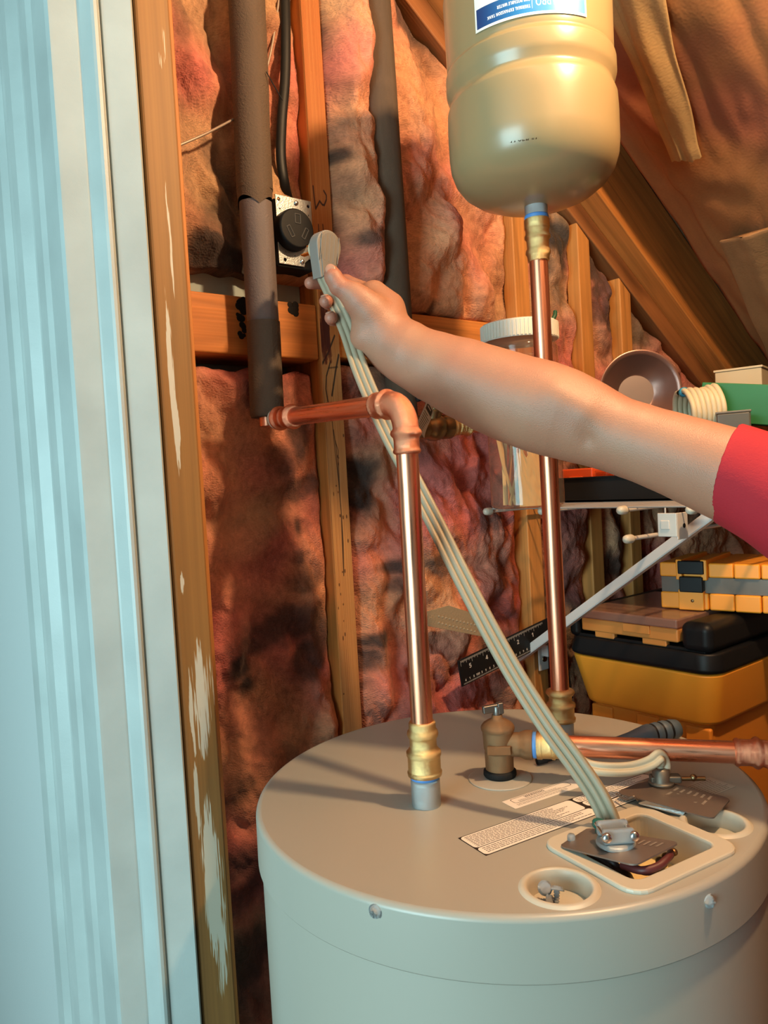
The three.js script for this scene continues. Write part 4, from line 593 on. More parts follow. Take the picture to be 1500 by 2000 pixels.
// ---------------------------------------------------------------- framing square and tie plate against the batt
{
  const z = .036, A = on(893, 1291, 'z', z), B = on(1092, 1196, 'z', z), X = B.clone().sub(A).normalize(), Y = V(-X.y, X.x, 0), L = A.distanceTo(B), h = .043;
  const t = thing('framing_square', 'black metal carpenters square with white figures leaning on the batt', 'square', A);
  const w = (a, b) => A.clone().addScaledVector(X, a).addScaledVector(Y, b);
  const g = extrude([[0, 0], [0, -h], [L - .042, -h], [L - .042, -h - .12], [L, -h - .12], [L, 0]].map(([a, b]) => { const p = w(a, b); return [p.x, p.y]; }), .002, .0004); g.translate(0, 0, z); part('blade', boxUV(g), mBlack, t);
  const s = canvasTex(1024, 200, (c, W, H) => { c.clearRect(0, 0, W, H); c.fillStyle = '#c9c2ba'; const n = 8; for (let i = 0; i < n * 16; i++) { const x = 14 + i * (W - 20) / (n * 16); c.fillRect(x, 2, 2.4, i % 16 === 0 ? 44 : i % 8 === 0 ? 32 : i % 4 === 0 ? 24 : 16); c.fillRect(x, H - 14, 2.4, 12); } c.font = 'bold 50px sans-serif'; c.textAlign = 'center'; [5, 4, 3, 2, 1].forEach((k, i) => c.fillText(String(k), 112 + i * 190, 88)); c.font = 'bold 26px sans-serif'; for (let i = 0; i < 22; i++) c.fillText(i === 3 ? '100' : String((i * 7 + 4) % 10), 40 + i * 46, H - 24); });
  const q = sheet(1, 1, (u, v) => [...w(u * (L - .05) + .001, -h + .001 + v * (h - .002)).setZ(z + .0026).toArray(), u, v], null); q.deleteAttribute('color');
  part('scale_print', q, std({ map: s, transparent: true, alphaTest: .35, roughness: .5 }), t, 'white ruler figures and ticks');
}
{
  const z = .038, c = [[831, 1195], [875, 1183], [946, 1205], [942, 1243], [835, 1222]].map(p => on(...p, 'z', z)), t = thing('tie_plate', 'tan embossed metal plate stuck into the pink batt beside the cord', 'metal plate', c[4]);
  const g = extrude(c.map(p => [p.x, p.y]), .0012, .0004); g.translate(0, 0, z); part('plate', boxUV(g), std({ color: lin(.42, .31, .19), metalness: .3, roughness: .55, bumpMap: gritBump, bumpScale: .0006 }), t);
  const dots = []; for (let i = 0; i < 11; i++) for (let j = 0; j < 2; j++) { const p = on(858 + i * 7, 1203 + i * 1.7 + j * 13, 'z', z + .0022); dots.push(new THREE.BoxGeometry(.0035, .0022, .0008).translate(p.x, p.y, p.z)); } part('embossed_text', dots, std({ color: lin(.55, .42, .28), metalness: .3, roughness: .5 }), t);
}

// ---------------------------------------------------------------- wire shelf, bracket and what stands on it
const mWire = std({ color: lin(.32, .28, .25), roughness: .4 });
const SY = 1.522, SX = .322, SX1 = 1.25;
{
  const t = thing('wire_shelf', 'white coated wire shelf with capped rod ends on the gable wall', 'shelf', V(SX, SY, .2));
  const rods = [[.018, SY - .004], [.137, SY - .004], [.281, SY - .004], [.387, SY - .004], [.289, SY - .045]];
  for (const [z, y] of rods) { part('rod', rod(V(SX + .008, y, z), V(SX1, y, z), .0032, 12), mShelf, t); part('end_cap', lathe([[0, -.011], [.003, -.0105], [.0056, -.008], [.0064, -.004], [.0066, .004], [.0052, .008], [.0032, .009]], V(SX + .006, y, z), V(1, 0, 0), 18), mCream, t); }
  for (let x = SX + .011; x < SX1; x += .0254) part('cross_wire', [rod(V(x, SY, .006), V(x, SY, .392), .0014, 8)], mWire, t);
  for (let x = SX + .1; x < SX1; x += .0508 * 2) part('lip_wire', rod(V(x, SY, .29), V(x, SY - .045, .289), .0014, 8), mShelf, t);
  const b = thing('shelf_bracket', 'white metal shelf bracket with a diagonal strut down to the wall stud', 'bracket', V(.46, 1.24, .004));
  const m = std({ color: lin(.58, .53, .5), roughness: .4 }), f = on(1322, 1022, 'z', .365), w = on(1066, 1266, 'z', .014), dir = w.clone().sub(f);
  part('strut', [frameAt(new RoundedBoxGeometry(.003, dir.length(), .014, 2, .0012), f.clone().add(w).multiplyScalar(.5), V(1, 0, 0), dir.clone().negate().normalize()), frameAt(new RoundedBoxGeometry(.014, dir.length(), .003, 2, .0012).translate(.006, 0, .0065), f.clone().add(w).multiplyScalar(.5), V(1, 0, 0), dir.clone().negate().normalize())], m, b);
  part('wall_pad', [box(w.x - .009, w.x + .016, w.y - .042, w.y + .006, .002, .0055, .001), box(w.x - .002, w.x + .001, w.y - .015, w.y + .006, .004, .02, .001)], m, b);
  part('pad_screw', lathe([[0, .002], [.0045, .0018], [.005, 0]], V(w.x + .004, w.y - .022, .0055), V(0, 0, 1), 14), mBrassDark, b);
  part('hook_plate', [box(f.x - .004, f.x + .022, SY - .044, SY - .008, .366, .3682, .001), box(f.x - .006, f.x - .0038, SY - .04, SY - .008, .34, .368, .001), box(f.x - .0075, f.x - .005, SY - .03, SY - .018, .345, .358, .001)], mShelf, b);
  part('plate_hole', lathe([[0, 0], [.0032, 0], [.0032, .0006], [0, .0006]], V(f.x + .012, SY - .026, .3682), V(0, 0, 1), 14), mBlackMatte, b);
}
{ // clear jar with a white ribbed lid, full of ties and strips
  const p = at(1031, 985, 1.235), c = V(p.x, SY + .0015, p.z), t = thing('plastic_jar', 'tall clear plastic jar with a white ribbed lid full of ties and strips', 'jar', c), R = .0585, H = .272;
  part('jar_wall', lathe([[0, .001], [R - .006, .001], [R - .002, .003], [R, .007], [R, H - .02], [R - .002, H - .015], [R - .006, H - .012], [R - .007, H]], c, V(0, 1, 0), 56), std({ color: lin(.86, .72, .58), transmission: .93, thickness: 0, roughness: .08, ior: 1.4 }), t);
  const ribs = []; for (let i = 0; i < 64; i++) { const a = i / 64 * 6.2832; ribs.push(new THREE.BoxGeometry(.0035, .024, .002).rotateY(a).translate(c.x + (R + .0022) * Math.sin(a), c.y + H + .006, c.z + (R + .0022) * Math.cos(a))); }
  part('lid', [lathe([[0, H - .004], [R - .0095, H - .004], [R + .0005, H - .008], [R + .002, H - .007], [R + .002, H + .018], [R, H + .0205], [0, H + .0205]], c, V(0, 1, 0), 60), ...ribs], std({ color: lin(.8, .76, .66), roughness: .45 }), t, 'white ribbed screw lid');
  const st = on(1078, 617, 'z', c.z + .05); part('lid_sticker', tube([st.clone().add(V(-.004, -.008, .003)), st.clone().add(V(.002, 0, .004)), st.clone().add(V(.006, .007, .002))], .0035, 8, 6), std({ color: lin(.012, .07, .03), roughness: .5 }), t, 'small dark green mark');
  const r = rng(12), kinds = [['tan', .62, .5, .3], ['cream', .7, .62, .42], ['khaki', .42, .34, .2], ['bright orange', .65, .24, .06], ['grey green', .36, .4, .28], ['buff', .66, .5, .36], ['black', .03, .028, .025], ['straw yellow', .72, .55, .2], ['brown', .22, .11, .05], ['red', .5, .06, .03], ['white', .75, .72, .66], ['olive', .25, .24, .09], ['grey', .32, .31, .29], ['dark green', .04, .12, .06], ['peach', .66, .4, .26], ['beige', .58, .5, .38]];
  kinds.forEach(([nm, cr, cg, cb], i) => {
    const a = -2.6 + i * .42 + r() * .3, q = (.35 + .6 * r()) * (R - .009), b = a + (r() - .5) * 1.6, q2 = (.3 + .62 * r()) * (R - .009), h = .1 + r() * .14;
    const o = V(c.x + q * Math.sin(a), c.y + .006, c.z + q * Math.cos(a)), e = V(c.x + q2 * Math.sin(b), c.y + h, c.z + q2 * Math.cos(b)), m2 = o.clone().lerp(e, .5).add(V((r() - .5) * .014, 0, (r() - .5) * .014)).sub(c), mr = Math.hypot(m2.x, m2.z); if (mr > R - .01) m2.multiply(V((R - .01) / mr, 1, (R - .01) / mr)); m2.add(c);
    const w = .0018 + .0014 * r(); single('cable_tie', sweep([o, m2, e], [[w, .0006], [-w, .0006], [-w, -.0006], [w, -.0006]], () => V(-.5, 0, .8), 14), std({ color: lin(cr, cg, cb), roughness: .5 }), `thin ${nm} plastic strip standing in the clear jar`, 'cable tie', 'plastic strips in the jar');
  });
  const pg = sheet(20, 20, (u, v) => { const a = -1.5 + u * .9, rr = R - .007 - .004 * Math.abs(P.noise(u * 9, v * 5, 2)); return [c.x + rr * Math.sin(a + .4), c.y + .004 + v * (.085 + .02 * P.noise(u * 5, 1, 1)), c.z + rr * Math.cos(a + .4), u, v]; }, null); pg.deleteAttribute('color');
  single('paper_wrap', pg, std({ color: lin(.66, .5, .26), roughness: .85 }), 'crumpled tan paper round the bottom of the clear jar', 'paper');
  const tealR = on(1005, 700, 'z', c.z + .045); single('bottle_label', lathe([[0, 0], [.017, 0], [.017, .014], [.0165, .015], [.0165, .062], [.009, .07], [.009, .078], [0, .078]], V(c.x - .016, c.y + .16, c.z + .02), V(0, 1, 0), 26), std({ color: lin(.42, .46, .45), transmission: .5, roughness: .25, thickness: 0 }), 'small pale bottle standing on the strips inside the jar', 'bottle');
  single('tape_roll', lathe([[.01, 0], [.0185, 0], [.0185, .011], [.01, .011], [.01, 0]], V(c.x - .016, c.y + .148, c.z + .02), V(0, 1, 0), 30), std({ color: lin(.02, .3, .25), roughness: .5 }), 'teal tape roll under the pale bottle in the jar', 'tape');
}
{ // black tray with a small orange case, then darker cases
  const x0 = .475, y = SY + .0016, t = thing('storage_tray', 'low black plastic tray at the front of the wire shelf', 'tray', V(x0, y, .2));
  part('tray', [box(x0, 1.05, y, y + .004, .045, .36, .001), box(x0, x0 + .003, y, y + .042, .045, .36, .001), box(1.047, 1.05, y, y + .042, .045, .36, .001), box(x0, 1.05, y, y + .042, .357, .36, .001), box(x0, 1.05, y, y + .042, .045, .048, .001)], mBlackMatte, t);
  part('rim', [box(x0 - .003, 1.053, y + .04, y + .043, .357, .364, .001), box(x0 - .003, x0 + .003, y + .04, y + .043, .045, .36, .001)], mBlack, t);
  const c = thing('black_case', 'black plastic case with a flat lid behind the forearm on the shelf', 'case', V(.68, y, .2)); part('case_body', box(.56, 1.02, y + .0042, y + .078, .06, .33, .006), mBlackMatte, c); part('case_lid', box(.557, 1.023, y + .078, y + .094, .057, .333, .005), mBlack, c);
  const o = V(.483, y + .0045, .085), oc = thing('orange_case', 'small bright orange plastic case at the tray end beside the riser', 'case', o);
  part('case_body', box(.482, .548, y + .0045, y + .058, .052, .118, .003), std({ color: lin(.75, .09, .02), roughness: .4 }), oc); part('latch', box(.4795, .482, y + .034, y + .044, .07, .098, .0008), std({ color: lin(.85, .16, .04), roughness: .4 }), oc);
  const cb = thing('clear_box', 'little clear plastic box beside the orange case on the shelf', 'box', V(.5, y, .145)); const bx = (a, b, h0, h1, d0, d1) => box(a, b, y + h0, y + h1, d0, d1, .0006);
  part('box_wall', [bx(.482, .484, .0045, .05, .124, .166), bx(.53, .532, .0045, .05, .124, .166), bx(.484, .53, .0045, .05, .124, .126), bx(.484, .53, .0045, .05, .164, .166), bx(.484, .53, .0045, .0065, .126, .164)], mClear, cb); part('box_lid', bx(.4815, .5325, .0505, .053, .1235, .1665), mClear, cb);
  single('steel_fitting', lathe([[0, 0], [.008, 0], [.008, .006], [.005, .008], [.005, .022], [0, .022]], V(.5, y + .0145, .145), V(1, .2, .3), 6), mSteel, 'small steel fitting lying in the little clear box', 'fitting');
  // round dish on edge
  const yb = y + .095, dc = at(1250, 764, 1.3), dn = camera.position.clone().sub(dc).normalize().add(V(.12, .12, .3)).normalize(), rr = .069; dc.y = Math.max(dc.y, yb + rr * .96);
  const dish = thing('metal_dish', 'round metal dish standing on edge behind the forearm', 'dish', dc);
  part('dish_bowl', lathe([[.03, -.026], [.034, -.025], [.05, -.014], [.0635, -.001], [rr - .003, .0015], [rr, .0035], [rr, .005], [rr - .0035, .0045], [.0605, .002], [.0495, -.011], [.034, -.022], [.03, -.0235]], dc, dn, 64), std({ color: lin(.3, .17, .14), metalness: .8, roughness: .32 }), dish);
  part('dish_base', lathe([[0, -.0236], [.03, -.0232], [.031, -.0255], [0, -.0262]], dc, dn, 48), std({ color: lin(.26, .19, .16), metalness: .3, roughness: .5 }), dish, 'paler flat dish bottom');
  const d2 = dc.clone().add(V(.035, -.004, -.035)); const lid = thing('plastic_cover', 'clear plastic cover standing behind the round metal dish', 'lid', d2);
  part('lid_shell', lathe([[0, -.004], [.05, -.003], [.058, .001], [.0625, .0035], [.064, .0045], [.064, .0058], [.058, .0022], [.05, -.0018], [0, -.0026]], d2, dn, 56), mClear, lid);
  // coil of pale cord
  const cc = at(1366, 804, 1.19), coil = []; const ax = V(.7, .1, .62).normalize(), [e1, , e2] = basis(ax, V(0, 1, 0)); for (let i = 0; i <= 7 * 20; i++) { const a = i / 20 * 6.2832, k = i / 140; coil.push(cc.clone().addScaledVector(ax, -.026 + .052 * k).addScaledVector(e1, .034 * Math.cos(a) + .002 * Math.sin(i)).addScaledVector(e2, .036 * Math.sin(a))); }
  const cord = thing('cord_coil', 'coil of pale beige cord lying between the dish and the green box', 'cord', cc); part('coil', new THREE.TubeGeometry(new THREE.CatmullRomCurve3(coil), 420, .0042, 8), std({ color: lin(.62, .53, .36), roughness: .5 }), cord); part('twist_tie', lathe([[.004, 0], [.0075, 0], [.0075, .006], [.004, .006]], cc.clone().addScaledVector(e1, .034).addScaledVector(ax, -.018), e2, 14), std({ color: lin(.03, .25, .4), roughness: .5 }), cord, 'blue tie');
  // boxes at the right edge
  const g = at(1452, 828, 1.2), yaw = .25, gb = (a, b, h0, h1, d0, d1, dx = 0) => { const q = box(a, b, h0, h1, d0, d1, .0015); q.rotateX(.16); q.rotateY(yaw); q.translate(g.x + dx, g.y, g.z); return boxUV(q); };
  const green = thing('green_box', 'green cardboard box with a lighter stripe at the right frame edge', 'box', g); part('carton', gb(-.035, .16, 0, .06, -.06, .06), std({ color: lin(.022, .17, .05), roughness: .5 }), green);
  { const q = extrude([[.0, .001], [.026, .001], [.062, .058], [.034, .058]], .0006); q.translate(.0, 0, .0602); q.rotateX(.16); q.rotateY(yaw); q.translate(g.x, g.y, g.z); part('stripe', boxUV(q), std({ color: lin(.06, .3, .1), roughness: .5 }), green); }
  { const q = new THREE.SphereGeometry(.005, 12, 8).scale(1, 1.4, .2); q.translate(.008, .034, .061); q.rotateX(.16); q.rotateY(yaw); q.translate(g.x, g.y, g.z); part('printed_spot', q, std({ color: lin(.6, .5, .2), roughness: .5 }), green); }
  const w = at(1464, 748, 1.44), wb = thing('beige_box', 'beige cardboard box standing behind the green box', 'box', w); { const q = box(-.045, .14, -.06, .022, -.05, .03, .002); q.rotateY(.25); q.translate(w.x, w.y, w.z); part('carton', boxUV(q), std({ color: lin(.55, .45, .3), roughness: .7 }), wb); const l = box(-.047, .142, .022, .026, -.052, .032, .001); l.rotateY(.25); l.translate(w.x, w.y, w.z); part('flap', boxUV(l), std({ color: lin(.6, .5, .34), roughness: .7 }), wb); }
  const v = at(1384, 788, 1.35), pm = thing('paper_pad', 'cream pad of paper lying under the beige box edge', 'paper', v); { const q = box(-.05, .07, -.02, .004, -.06, .05, .001); q.rotateZ(.1); q.rotateY(.3); q.translate(v.x, v.y, v.z); part('pad', boxUV(q), std({ color: lin(.62, .54, .38), roughness: .8 }), pm); }
  const k = at(1440, 832, 1.13), kb = thing('clear_case', 'clear plastic case lying in front of the green box', 'case', k); { const q = new RoundedBoxGeometry(.06, .036, .045, 2, .003); q.rotateY(.5); q.translate(k.x - .012, k.y, k.z); part('shell', boxUV(q), std({ color: lin(.4, .36, .3), transmission: .75, thickness: 0, roughness: .3 }), kb); const l = new RoundedBoxGeometry(.062, .003, .047, 1, .001); l.rotateY(.5); l.translate(k.x - .012, k.y + .019, k.z); part('lid', boxUV(l), std({ color: lin(.5, .46, .4), transmission: .7, thickness: 0, roughness: .35 }), kb); }
}
// ---------------------------------------------------------------- tool box with organisers
{
  const X0 = .476, X1 = 1.0, Z0 = .045, Z1 = .328, yl = 1.253, t = thing('tool_box', 'big orange tool box with a black lid behind the heater', 'tool box', V(.73, .72, .19));
  const taper = (y0, y1, ins0, ins1, r, m, name, lab) => { const n = 9, ring = (i, y) => roundRect(X1 - X0 - 2 * i, Z1 - Z0 - 2 * i, r, 6).map(([a, b]) => [(X0 + X1) / 2 + a, y, (Z0 + Z1) / 2 - b]); const rows = [ring(ins0 + .006, y0), ring(ins0 + .0015, y0 + .0025), ring(ins0, y0 + .008), ring(ins1, y1 - .004), ring(ins1 + .001, y1 - .001), ring(ins1 + .004, y1)], pos = [], idx = [], k = rows[0].length; rows.forEach(q => q.forEach(p => pos.push(...p))); for (let j = 0; j < rows.length - 1; j++) for (let i = 0; i < k; i++) { const a = j * k + i, b = j * k + (i + 1) % k; idx.push(a, b, b + k, a, b + k, a + k); } for (let i = 1; i < k - 1; i++) idx.push(0, i + 1, i, (rows.length - 1) * k, (rows.length - 1) * k + i, (rows.length - 1) * k + i + 1); const g = new THREE.BufferGeometry(); g.setAttribute('position', new THREE.Float32BufferAttribute(pos, 3)); g.setIndex(idx); g.computeVertexNormals(); return part(name, g, m, t, lab); };
  taper(.722, 1.168, .045, .03, .02, mYellowBody, 'lower_body'); taper(1.166, yl, .018, .003, .03, mYellow, 'upper_body');
  const fl = []; for (const z of [.1, .19, .28]) fl.push(box(X0 + .026, X0 + .036, .75, 1.162, z - .022, z + .022, .004)); part('moulded_panel', fl, mYellowBody, t);
  taper(yl + .0005, yl + .033, .0, .004, .03, mBlack, 'lid');
  const h = yl + .032, lid = [box(X0 + .004, X1 - .004, h, h + .048, Z1 - .06, Z1 - .008, .014), box(X0 + .004, X1 - .004, h, h + .048, Z0 + .008, Z0 + .03, .009), box(X0 + .01, X1 - .01, h, h + .006, Z0 + .02, Z1 - .02, .002), box(X0 + .25, X1 - .01, h, h + .04, Z0 + .02, Z1 - .05, .006)];
  part('lid_wall', lid, mBlack, t);
  const og = [box(X0 + .008, X0 + .24, h + .012, h + .034, Z0 + .034, Z1 - .064, .003), box(X0 + .009, X0 + .02, h + .002, h + .016, Z0 + .06, Z0 + .1, .003), box(X0 + .009, X0 + .02, h + .002, h + .016, Z1 - .13, Z1 - .085, .003), box(X0 + .0055, X0 + .01, h + .02, h + .034, Z0 + .12, Z0 + .17, .001)]; part('organiser_tray', og, std({ color: lin(.68, .26, .06), roughness: .4 }), t, 'orange organiser tray let into the lid');
  part('organiser_lid', [box(X0 + .004, X0 + .242, h + .0345, h + .05, Z0 + .0325, Z1 - .0625, .003)], mSmoke, t, 'clear smoky organiser lid');
  const s = thing('storage_platform', 'plywood stand under the tool box behind the heater', 'stand', V(.73, 0, .19)); part('top', box(X0 + .01, X1 - .02, .695, .72, Z0 + .02, Z1 - .02, .002), mPlywood, s); for (const [a, b] of [[.5, .08], [.5, .28], [.95, .08], [.95, .28]]) part('leg', box(a, a + .035, 0, .695, b, b + .03, .002), mPine, s);
}
{
  const y = 1.3365, z1 = .215, p = on(1290, 1187, 'y', y), x0 = p.x, zA = p.z, t = thing('organiser_case', 'small yellow parts case with a black latch on the tool box', 'case', V(x0, y, zA));
  const a = V(x0, y, zA), e = on(1500, 1200, 'y', y), X = e.clone().sub(a).setY(0).normalize(), Z = V(X.z, 0, -X.x), put = (g) => frameAt(prep(g), a, X, V(0, 1, 0));
  const B = (x0, x1, h0, h1, d0, d1, r = .002) => put(box(x0, x1, h0, h1, d0 - .0, d1, r));
  const L = .24, D = -.15;
  const segs = (h0, h1, n) => { const o = []; for (let i = 0; i < n; i++) { const w = L / n; o.push(B(i * w + .0005, (i + 1) * w - .0005, h0, h1, D, i % 2 ? 0 : -.002, .003)); } return o; };
  part('base', [...segs(.0, .028, 6), B(.033, .074, -.003 + .003, .034, D + .02, .006, .002)], mYellow, t); part('lid_rim', [...segs(.054, .078, 6), B(.03, .04, .05, .084, D + .02, .005, .002), B(.07, .08, .05, .084, D + .02, .005, .002)], mYellow, t);
  part('clear_side', B(.002, L - .002, .028, .054, D + .003, -.004, .001), std({ color: lin(.5, .47, .42), transmission: .7, thickness: 0, roughness: .2 }), t);
  const div = []; for (let i = 1; i < 12; i++) div.push(B(i * L / 12 - .0006, i * L / 12 + .0006, .028, .054, D + .01, -.0055, .0003)); part('divider', div, std({ color: lin(.4, .38, .34), roughness: .3, transmission: .3, thickness: 0 }), t);
  part('latch', [B(.036, .074, .03, .056, -.004, .009, .002), B(.034, .076, .06, .082, -.004, .008, .002)], mBlack, t, 'black latch'); part('latch_screw', put(lathe([[0, .0015], [.0025, .001], [.0028, 0]], V(.056, .016, .006), V(0, 0, 1), 12)), mBrassDark, t);
}
// ---------------------------------------------------------------- the lamp
{
  const o = LAMP.clone(), d = RN.clone(), dist = RO.clone().sub(V(o.x, o.y, 0)).dot(RN), t = thing('bulb_lampholder', 'bare bulb in a porcelain holder under the roof insulation', 'lamp', o);
  const base = Math.max(.058, dist - .045);
  part('holder', lathe([[.02, .032], [.024, .034], [.026, .05], [.045, base - .012], [.052, base], [0, base]], o, d, 32), mCream, t);
  const glow = std({ color: 0xffffff, emissive: lin(1, .66, .34), emissiveIntensity: 22, roughness: .4 });
  part('bulb', lathe([[0, -.034], [.012, -.032], [.023, -.024], [.029, -.01], [.029, .002], [.024, .016], [.015, .03], [.0135, .04], [0, .04]], o, d, 32), glow, t);
}

// ---------------------------------------------------------------- the person reaching in
{
  const arm = [[770, 637, 735, .908], [800, 633, 757, .9], [850, 646, 789, .89], [905, 662, 817, .877], [960, 679, 846, .865], [1010, 694, 868, .854], [1060, 706, 886, .843], [1105, 724, 897, .834], [1150, 748, 908, .824], [1200, 777, 920, .812], [1250, 792, 938, .8], [1310, 808, 963, .785], [1370, 824, 991, .768], [1430, 840, 1020, .75]];
  const ctr = arm.map(([x, a, b, d]) => at(x, (a + b) / 2, d)), rad = arm.map(([x, a, b, d], i) => (b - a) / 2 * d / 1500 * (i < 3 ? .9 : i > 8 ? .955 : .94));
  const elb = ctr[7], dirU = ctr[13].clone().sub(ctr[9]).normalize(), shoulder = ctr[13].clone().addScaledVector(dirU, .13);
  const W = at(762, 668, .908);
  const seg = []; for (let i = 0; i < 13; i++) seg.push([ctr[i], ctr[i + 1], rad[i], rad[i + 1]]); seg.push([ctr[13], shoulder, rad[13], .05]);
  // palm and wrist
  const J = (x, y, d) => at(x, y, d);
  const palm = [[J(782, 672, .905), J(745, 640, .915), .0285, .023], [J(790, 690, .9), J(742, 672, .906), .022, .018], [J(752, 628, .912), J(722, 590, .928), .024, .014], [J(752, 640, .912), J(727, 612, .928), .023, .0135], [J(758, 655, .908), J(734, 640, .924), .021, .013], [J(748, 612, .915), J(726, 574, .93), .02, .013], [J(760, 600, .925), J(735, 575, .93), .018, .013]];
  const thenar = [[J(744, 640, .898), J(703, 592, .89), .0205, .0165], [J(722, 602, .893), J(688, 574, .888), .016, .0125], [J(752, 668, .902), J(713, 661, .902), .017, .0145], [J(716, 628, .905), J(712, 656, .904), .0145, .0135]];
  const thumb = [[J(690, 575, .888), J(662, 559, .886), .0118, .0108], [J(662, 559, .886), J(651, 541, .886), .0108, .0098], [J(651, 541, .886), J(647.5, 531, .888), .0098, .0082]];
  const fingers = [
    [[J(728, 574, .932), J(676, 552, .957), .0105, .0096], [J(676, 552, .957), J(634, 551, .957), .0096, .009], [J(634, 551, .957), J(606, 553, .944), .0088, .0075]],
    [[J(728, 592, .932), J(682, 588, .958), .0105, .0096], [J(682, 588, .958), J(642, 590, .94), .0096, .0088], [J(642, 590, .94), J(636, 589, .914), .0088, .0078]],
    [[J(732, 612, .93), J(690, 622, .954), .01, .0092], [J(690, 622, .954), J(650, 622, .934), .0092, .0086], [J(650, 622, .934), J(646, 621, .908), .0085, .0076]],
    [[J(737, 636, .926), J(706, 652, .945), .0092, .0084], [J(706, 652, .945), J(684, 655, .936), .0082, .0074], [J(684, 655, .936), J(674, 652, .92), .0072, .0064]]];
  const crease = [at(1118, 812, .8), at(1150, 856, .79)], tendon = [at(1085, 770, .795), at(1140, 800, .785)];
  const armField = (p) => {
    let d = 1; for (const s of seg) d = smin(d, segD(p, ...s), .012);
    return d + .0035 * Math.exp(-Math.pow(Math.max(segD(p, crease[0], crease[1], 0, 0), 0) / .009, 2)) - .004 * Math.exp(-Math.pow(segD(p, tendon[0], tendon[1], 0, 0) / .014, 2));
  };
  const handField = (p) => {
    let d = 1; for (const s of palm) d = smin(d, segD(p, ...s), .014); for (const s of thenar) d = smin(d, segD(p, ...s), .013);
    let th = 1; for (const s of thumb) th = smin(th, segD(p, ...s), .004); d = smin(d, th, .007);
    for (const f of fingers) { let q = 1; for (const s of f) q = smin(q, segD(p, ...s), .003); d = smin(d, q, .0035); }
    return d;
  };
  const limb = (p) => smin(armField(p), handField(p), .016);
  const bounds = (pts, m) => { const lo = V(9, 9, 9), hi = V(-9, -9, -9); for (const p of pts) { lo.min(p); hi.max(p); } return [lo.subScalar(m), hi.addScalar(m)]; };
  const handPts = [...palm, ...thenar, ...thumb, ...fingers.flat()].flatMap(s => [s[0], s[1]]);
  // the rest of the body stands right of the frame, facing the doorway
  const T = V(.22, 0, .93), B = (x, y, z) => V(T.x + x, y, T.z + z);
  const neck = B(-.02, 1.53, -.03), head = B(-.05, 1.7, -.03);
  const trunk = [[shoulder, B(-.01, 1.46, -.06), .06, .085], [B(0, 1.44, -.06), B(0, 1.44, .13), .1, .1], [B(0, 1.4, .03), B(.01, 1.05, .03), .15, .135], [B(.01, 1.05, .03), B(0, .95, .03), .135, .15], [B(0, 1.45, .16), B(.02, 1.2, .26), .06, .05]];
  const arm2 = [[B(.02, 1.22, .26), B(0, 1.16, .27), .042, .04], [B(0, 1.16, .27), B(-.12, .98, .27), .04, .028], [B(-.12, .98, .27), B(-.17, .91, .26), .026, .022]];
  const hand2 = [[B(-.165, .92, .26), B(-.19, .86, .25), .026, .022], ...[0, 1, 2, 3].map(i => [B(-.185 - .002 * i, .87, .235 + .012 * i), B(-.2, .8 + .008 * Math.abs(i - 1.4), .232 + .014 * i), .0095, .0075]), [B(-.17, .9, .24), B(-.2, .865, .205), .012, .0085]];
  const headField = (p) => { let d = segD(p, neck, B(-.04, 1.62, -.03), .058, .056); const q = V((p.x - head.x) / .098, (p.y - head.y) / .122, (p.z - head.z) / .078).length(); d = smin(d, (q - 1) * .085, .03); d = smin(d, segD(p, B(-.1, 1.62, -.03), B(-.085, 1.6, -.03), .03, .035), .03); d = smin(d, segD(p, B(-.145, 1.71, -.03), B(-.162, 1.675, -.03), .008, .014), .012); for (const s of [-1, 1]) { d = smin(d, segD(p, B(-.04, 1.72, -.03 + s * .078), B(-.035, 1.68, -.03 + s * .075), .014, .009), .006); d = Math.max(d, .0125 - p.distanceTo(B(-.143, 1.713, -.03 + s * .031))); d = smin(d, segD(p, B(-.138, 1.73, -.03 + s * .045), B(-.142, 1.73, -.03 + s * .018), .006, .0065), .008); } return smin(d, segD(p, B(-.138, 1.642, -.052), B(-.138, 1.642, -.008), .008, .008), .006); };
  const restField = (p) => { let d = 1; for (const s of [...arm2, ...hand2]) d = smin(d, segD(p, ...s), .01); return Math.min(d, headField(p)); };
  const body = thing('person', 'person in a red short sleeved shirt reaching in to hold the cord plug', 'person', V(T.x, 0, T.z));
  const skinN = (g) => { const p = g.attributes.position, c = new Float32Array(p.count * 3), n = g.attributes.normal; const S = [.385, .2, .125], Rr = [.37, .135, .088]; const tips = [...fingers.map(f => f[2][1]), ...fingers.map(f => f[1][0]), thumb[2][1], thumb[1][0], J(700, 590, .89), J(735, 640, .9)], q = V(); for (let i = 0; i < p.count; i++) { q.fromBufferAttribute(p, i); let k = .22 + .5 * fbm(q.x * 18, q.y * 18, q.z * 18, 3); for (const t of tips) k = Math.max(k, .8 * (1 - smooth(.008, .03, q.distanceTo(t)))); k = clamp(k); for (let j = 0; j < 3; j++) c[i * 3 + j] = mix(S[j], Rr[j], k); } g.setAttribute('color', new THREE.BufferAttribute(c, 3)); return boxUV(g); };
  const skinBump = tex(256, 256, (u, v) => { const a = tile((x, y) => .5 * P.noise(x * 70, y * 70, 4) + .5 * Math.abs(P.noise(x * 40, y * 40, 9)))(u, v); const k = .5 + .5 * a; return [k, k, k]; }, false, [14, 14]);
  const skin = std({ color: 0xffffff, vertexColors: true, roughness: .52, bumpMap: skinBump, bumpScale: .0006, sheen: .25, sheenRoughness: .6, sheenColor: lin(.5, .28, .2) });
  const [hl, hh] = bounds(handPts, .03), [al, ah] = bounds([...ctr.slice(1), shoulder], .055), [bl, bh] = bounds([...arm2, ...hand2].flatMap(s => [s[0], s[1]]), .05), [el, eh] = bounds([neck, head], .15);
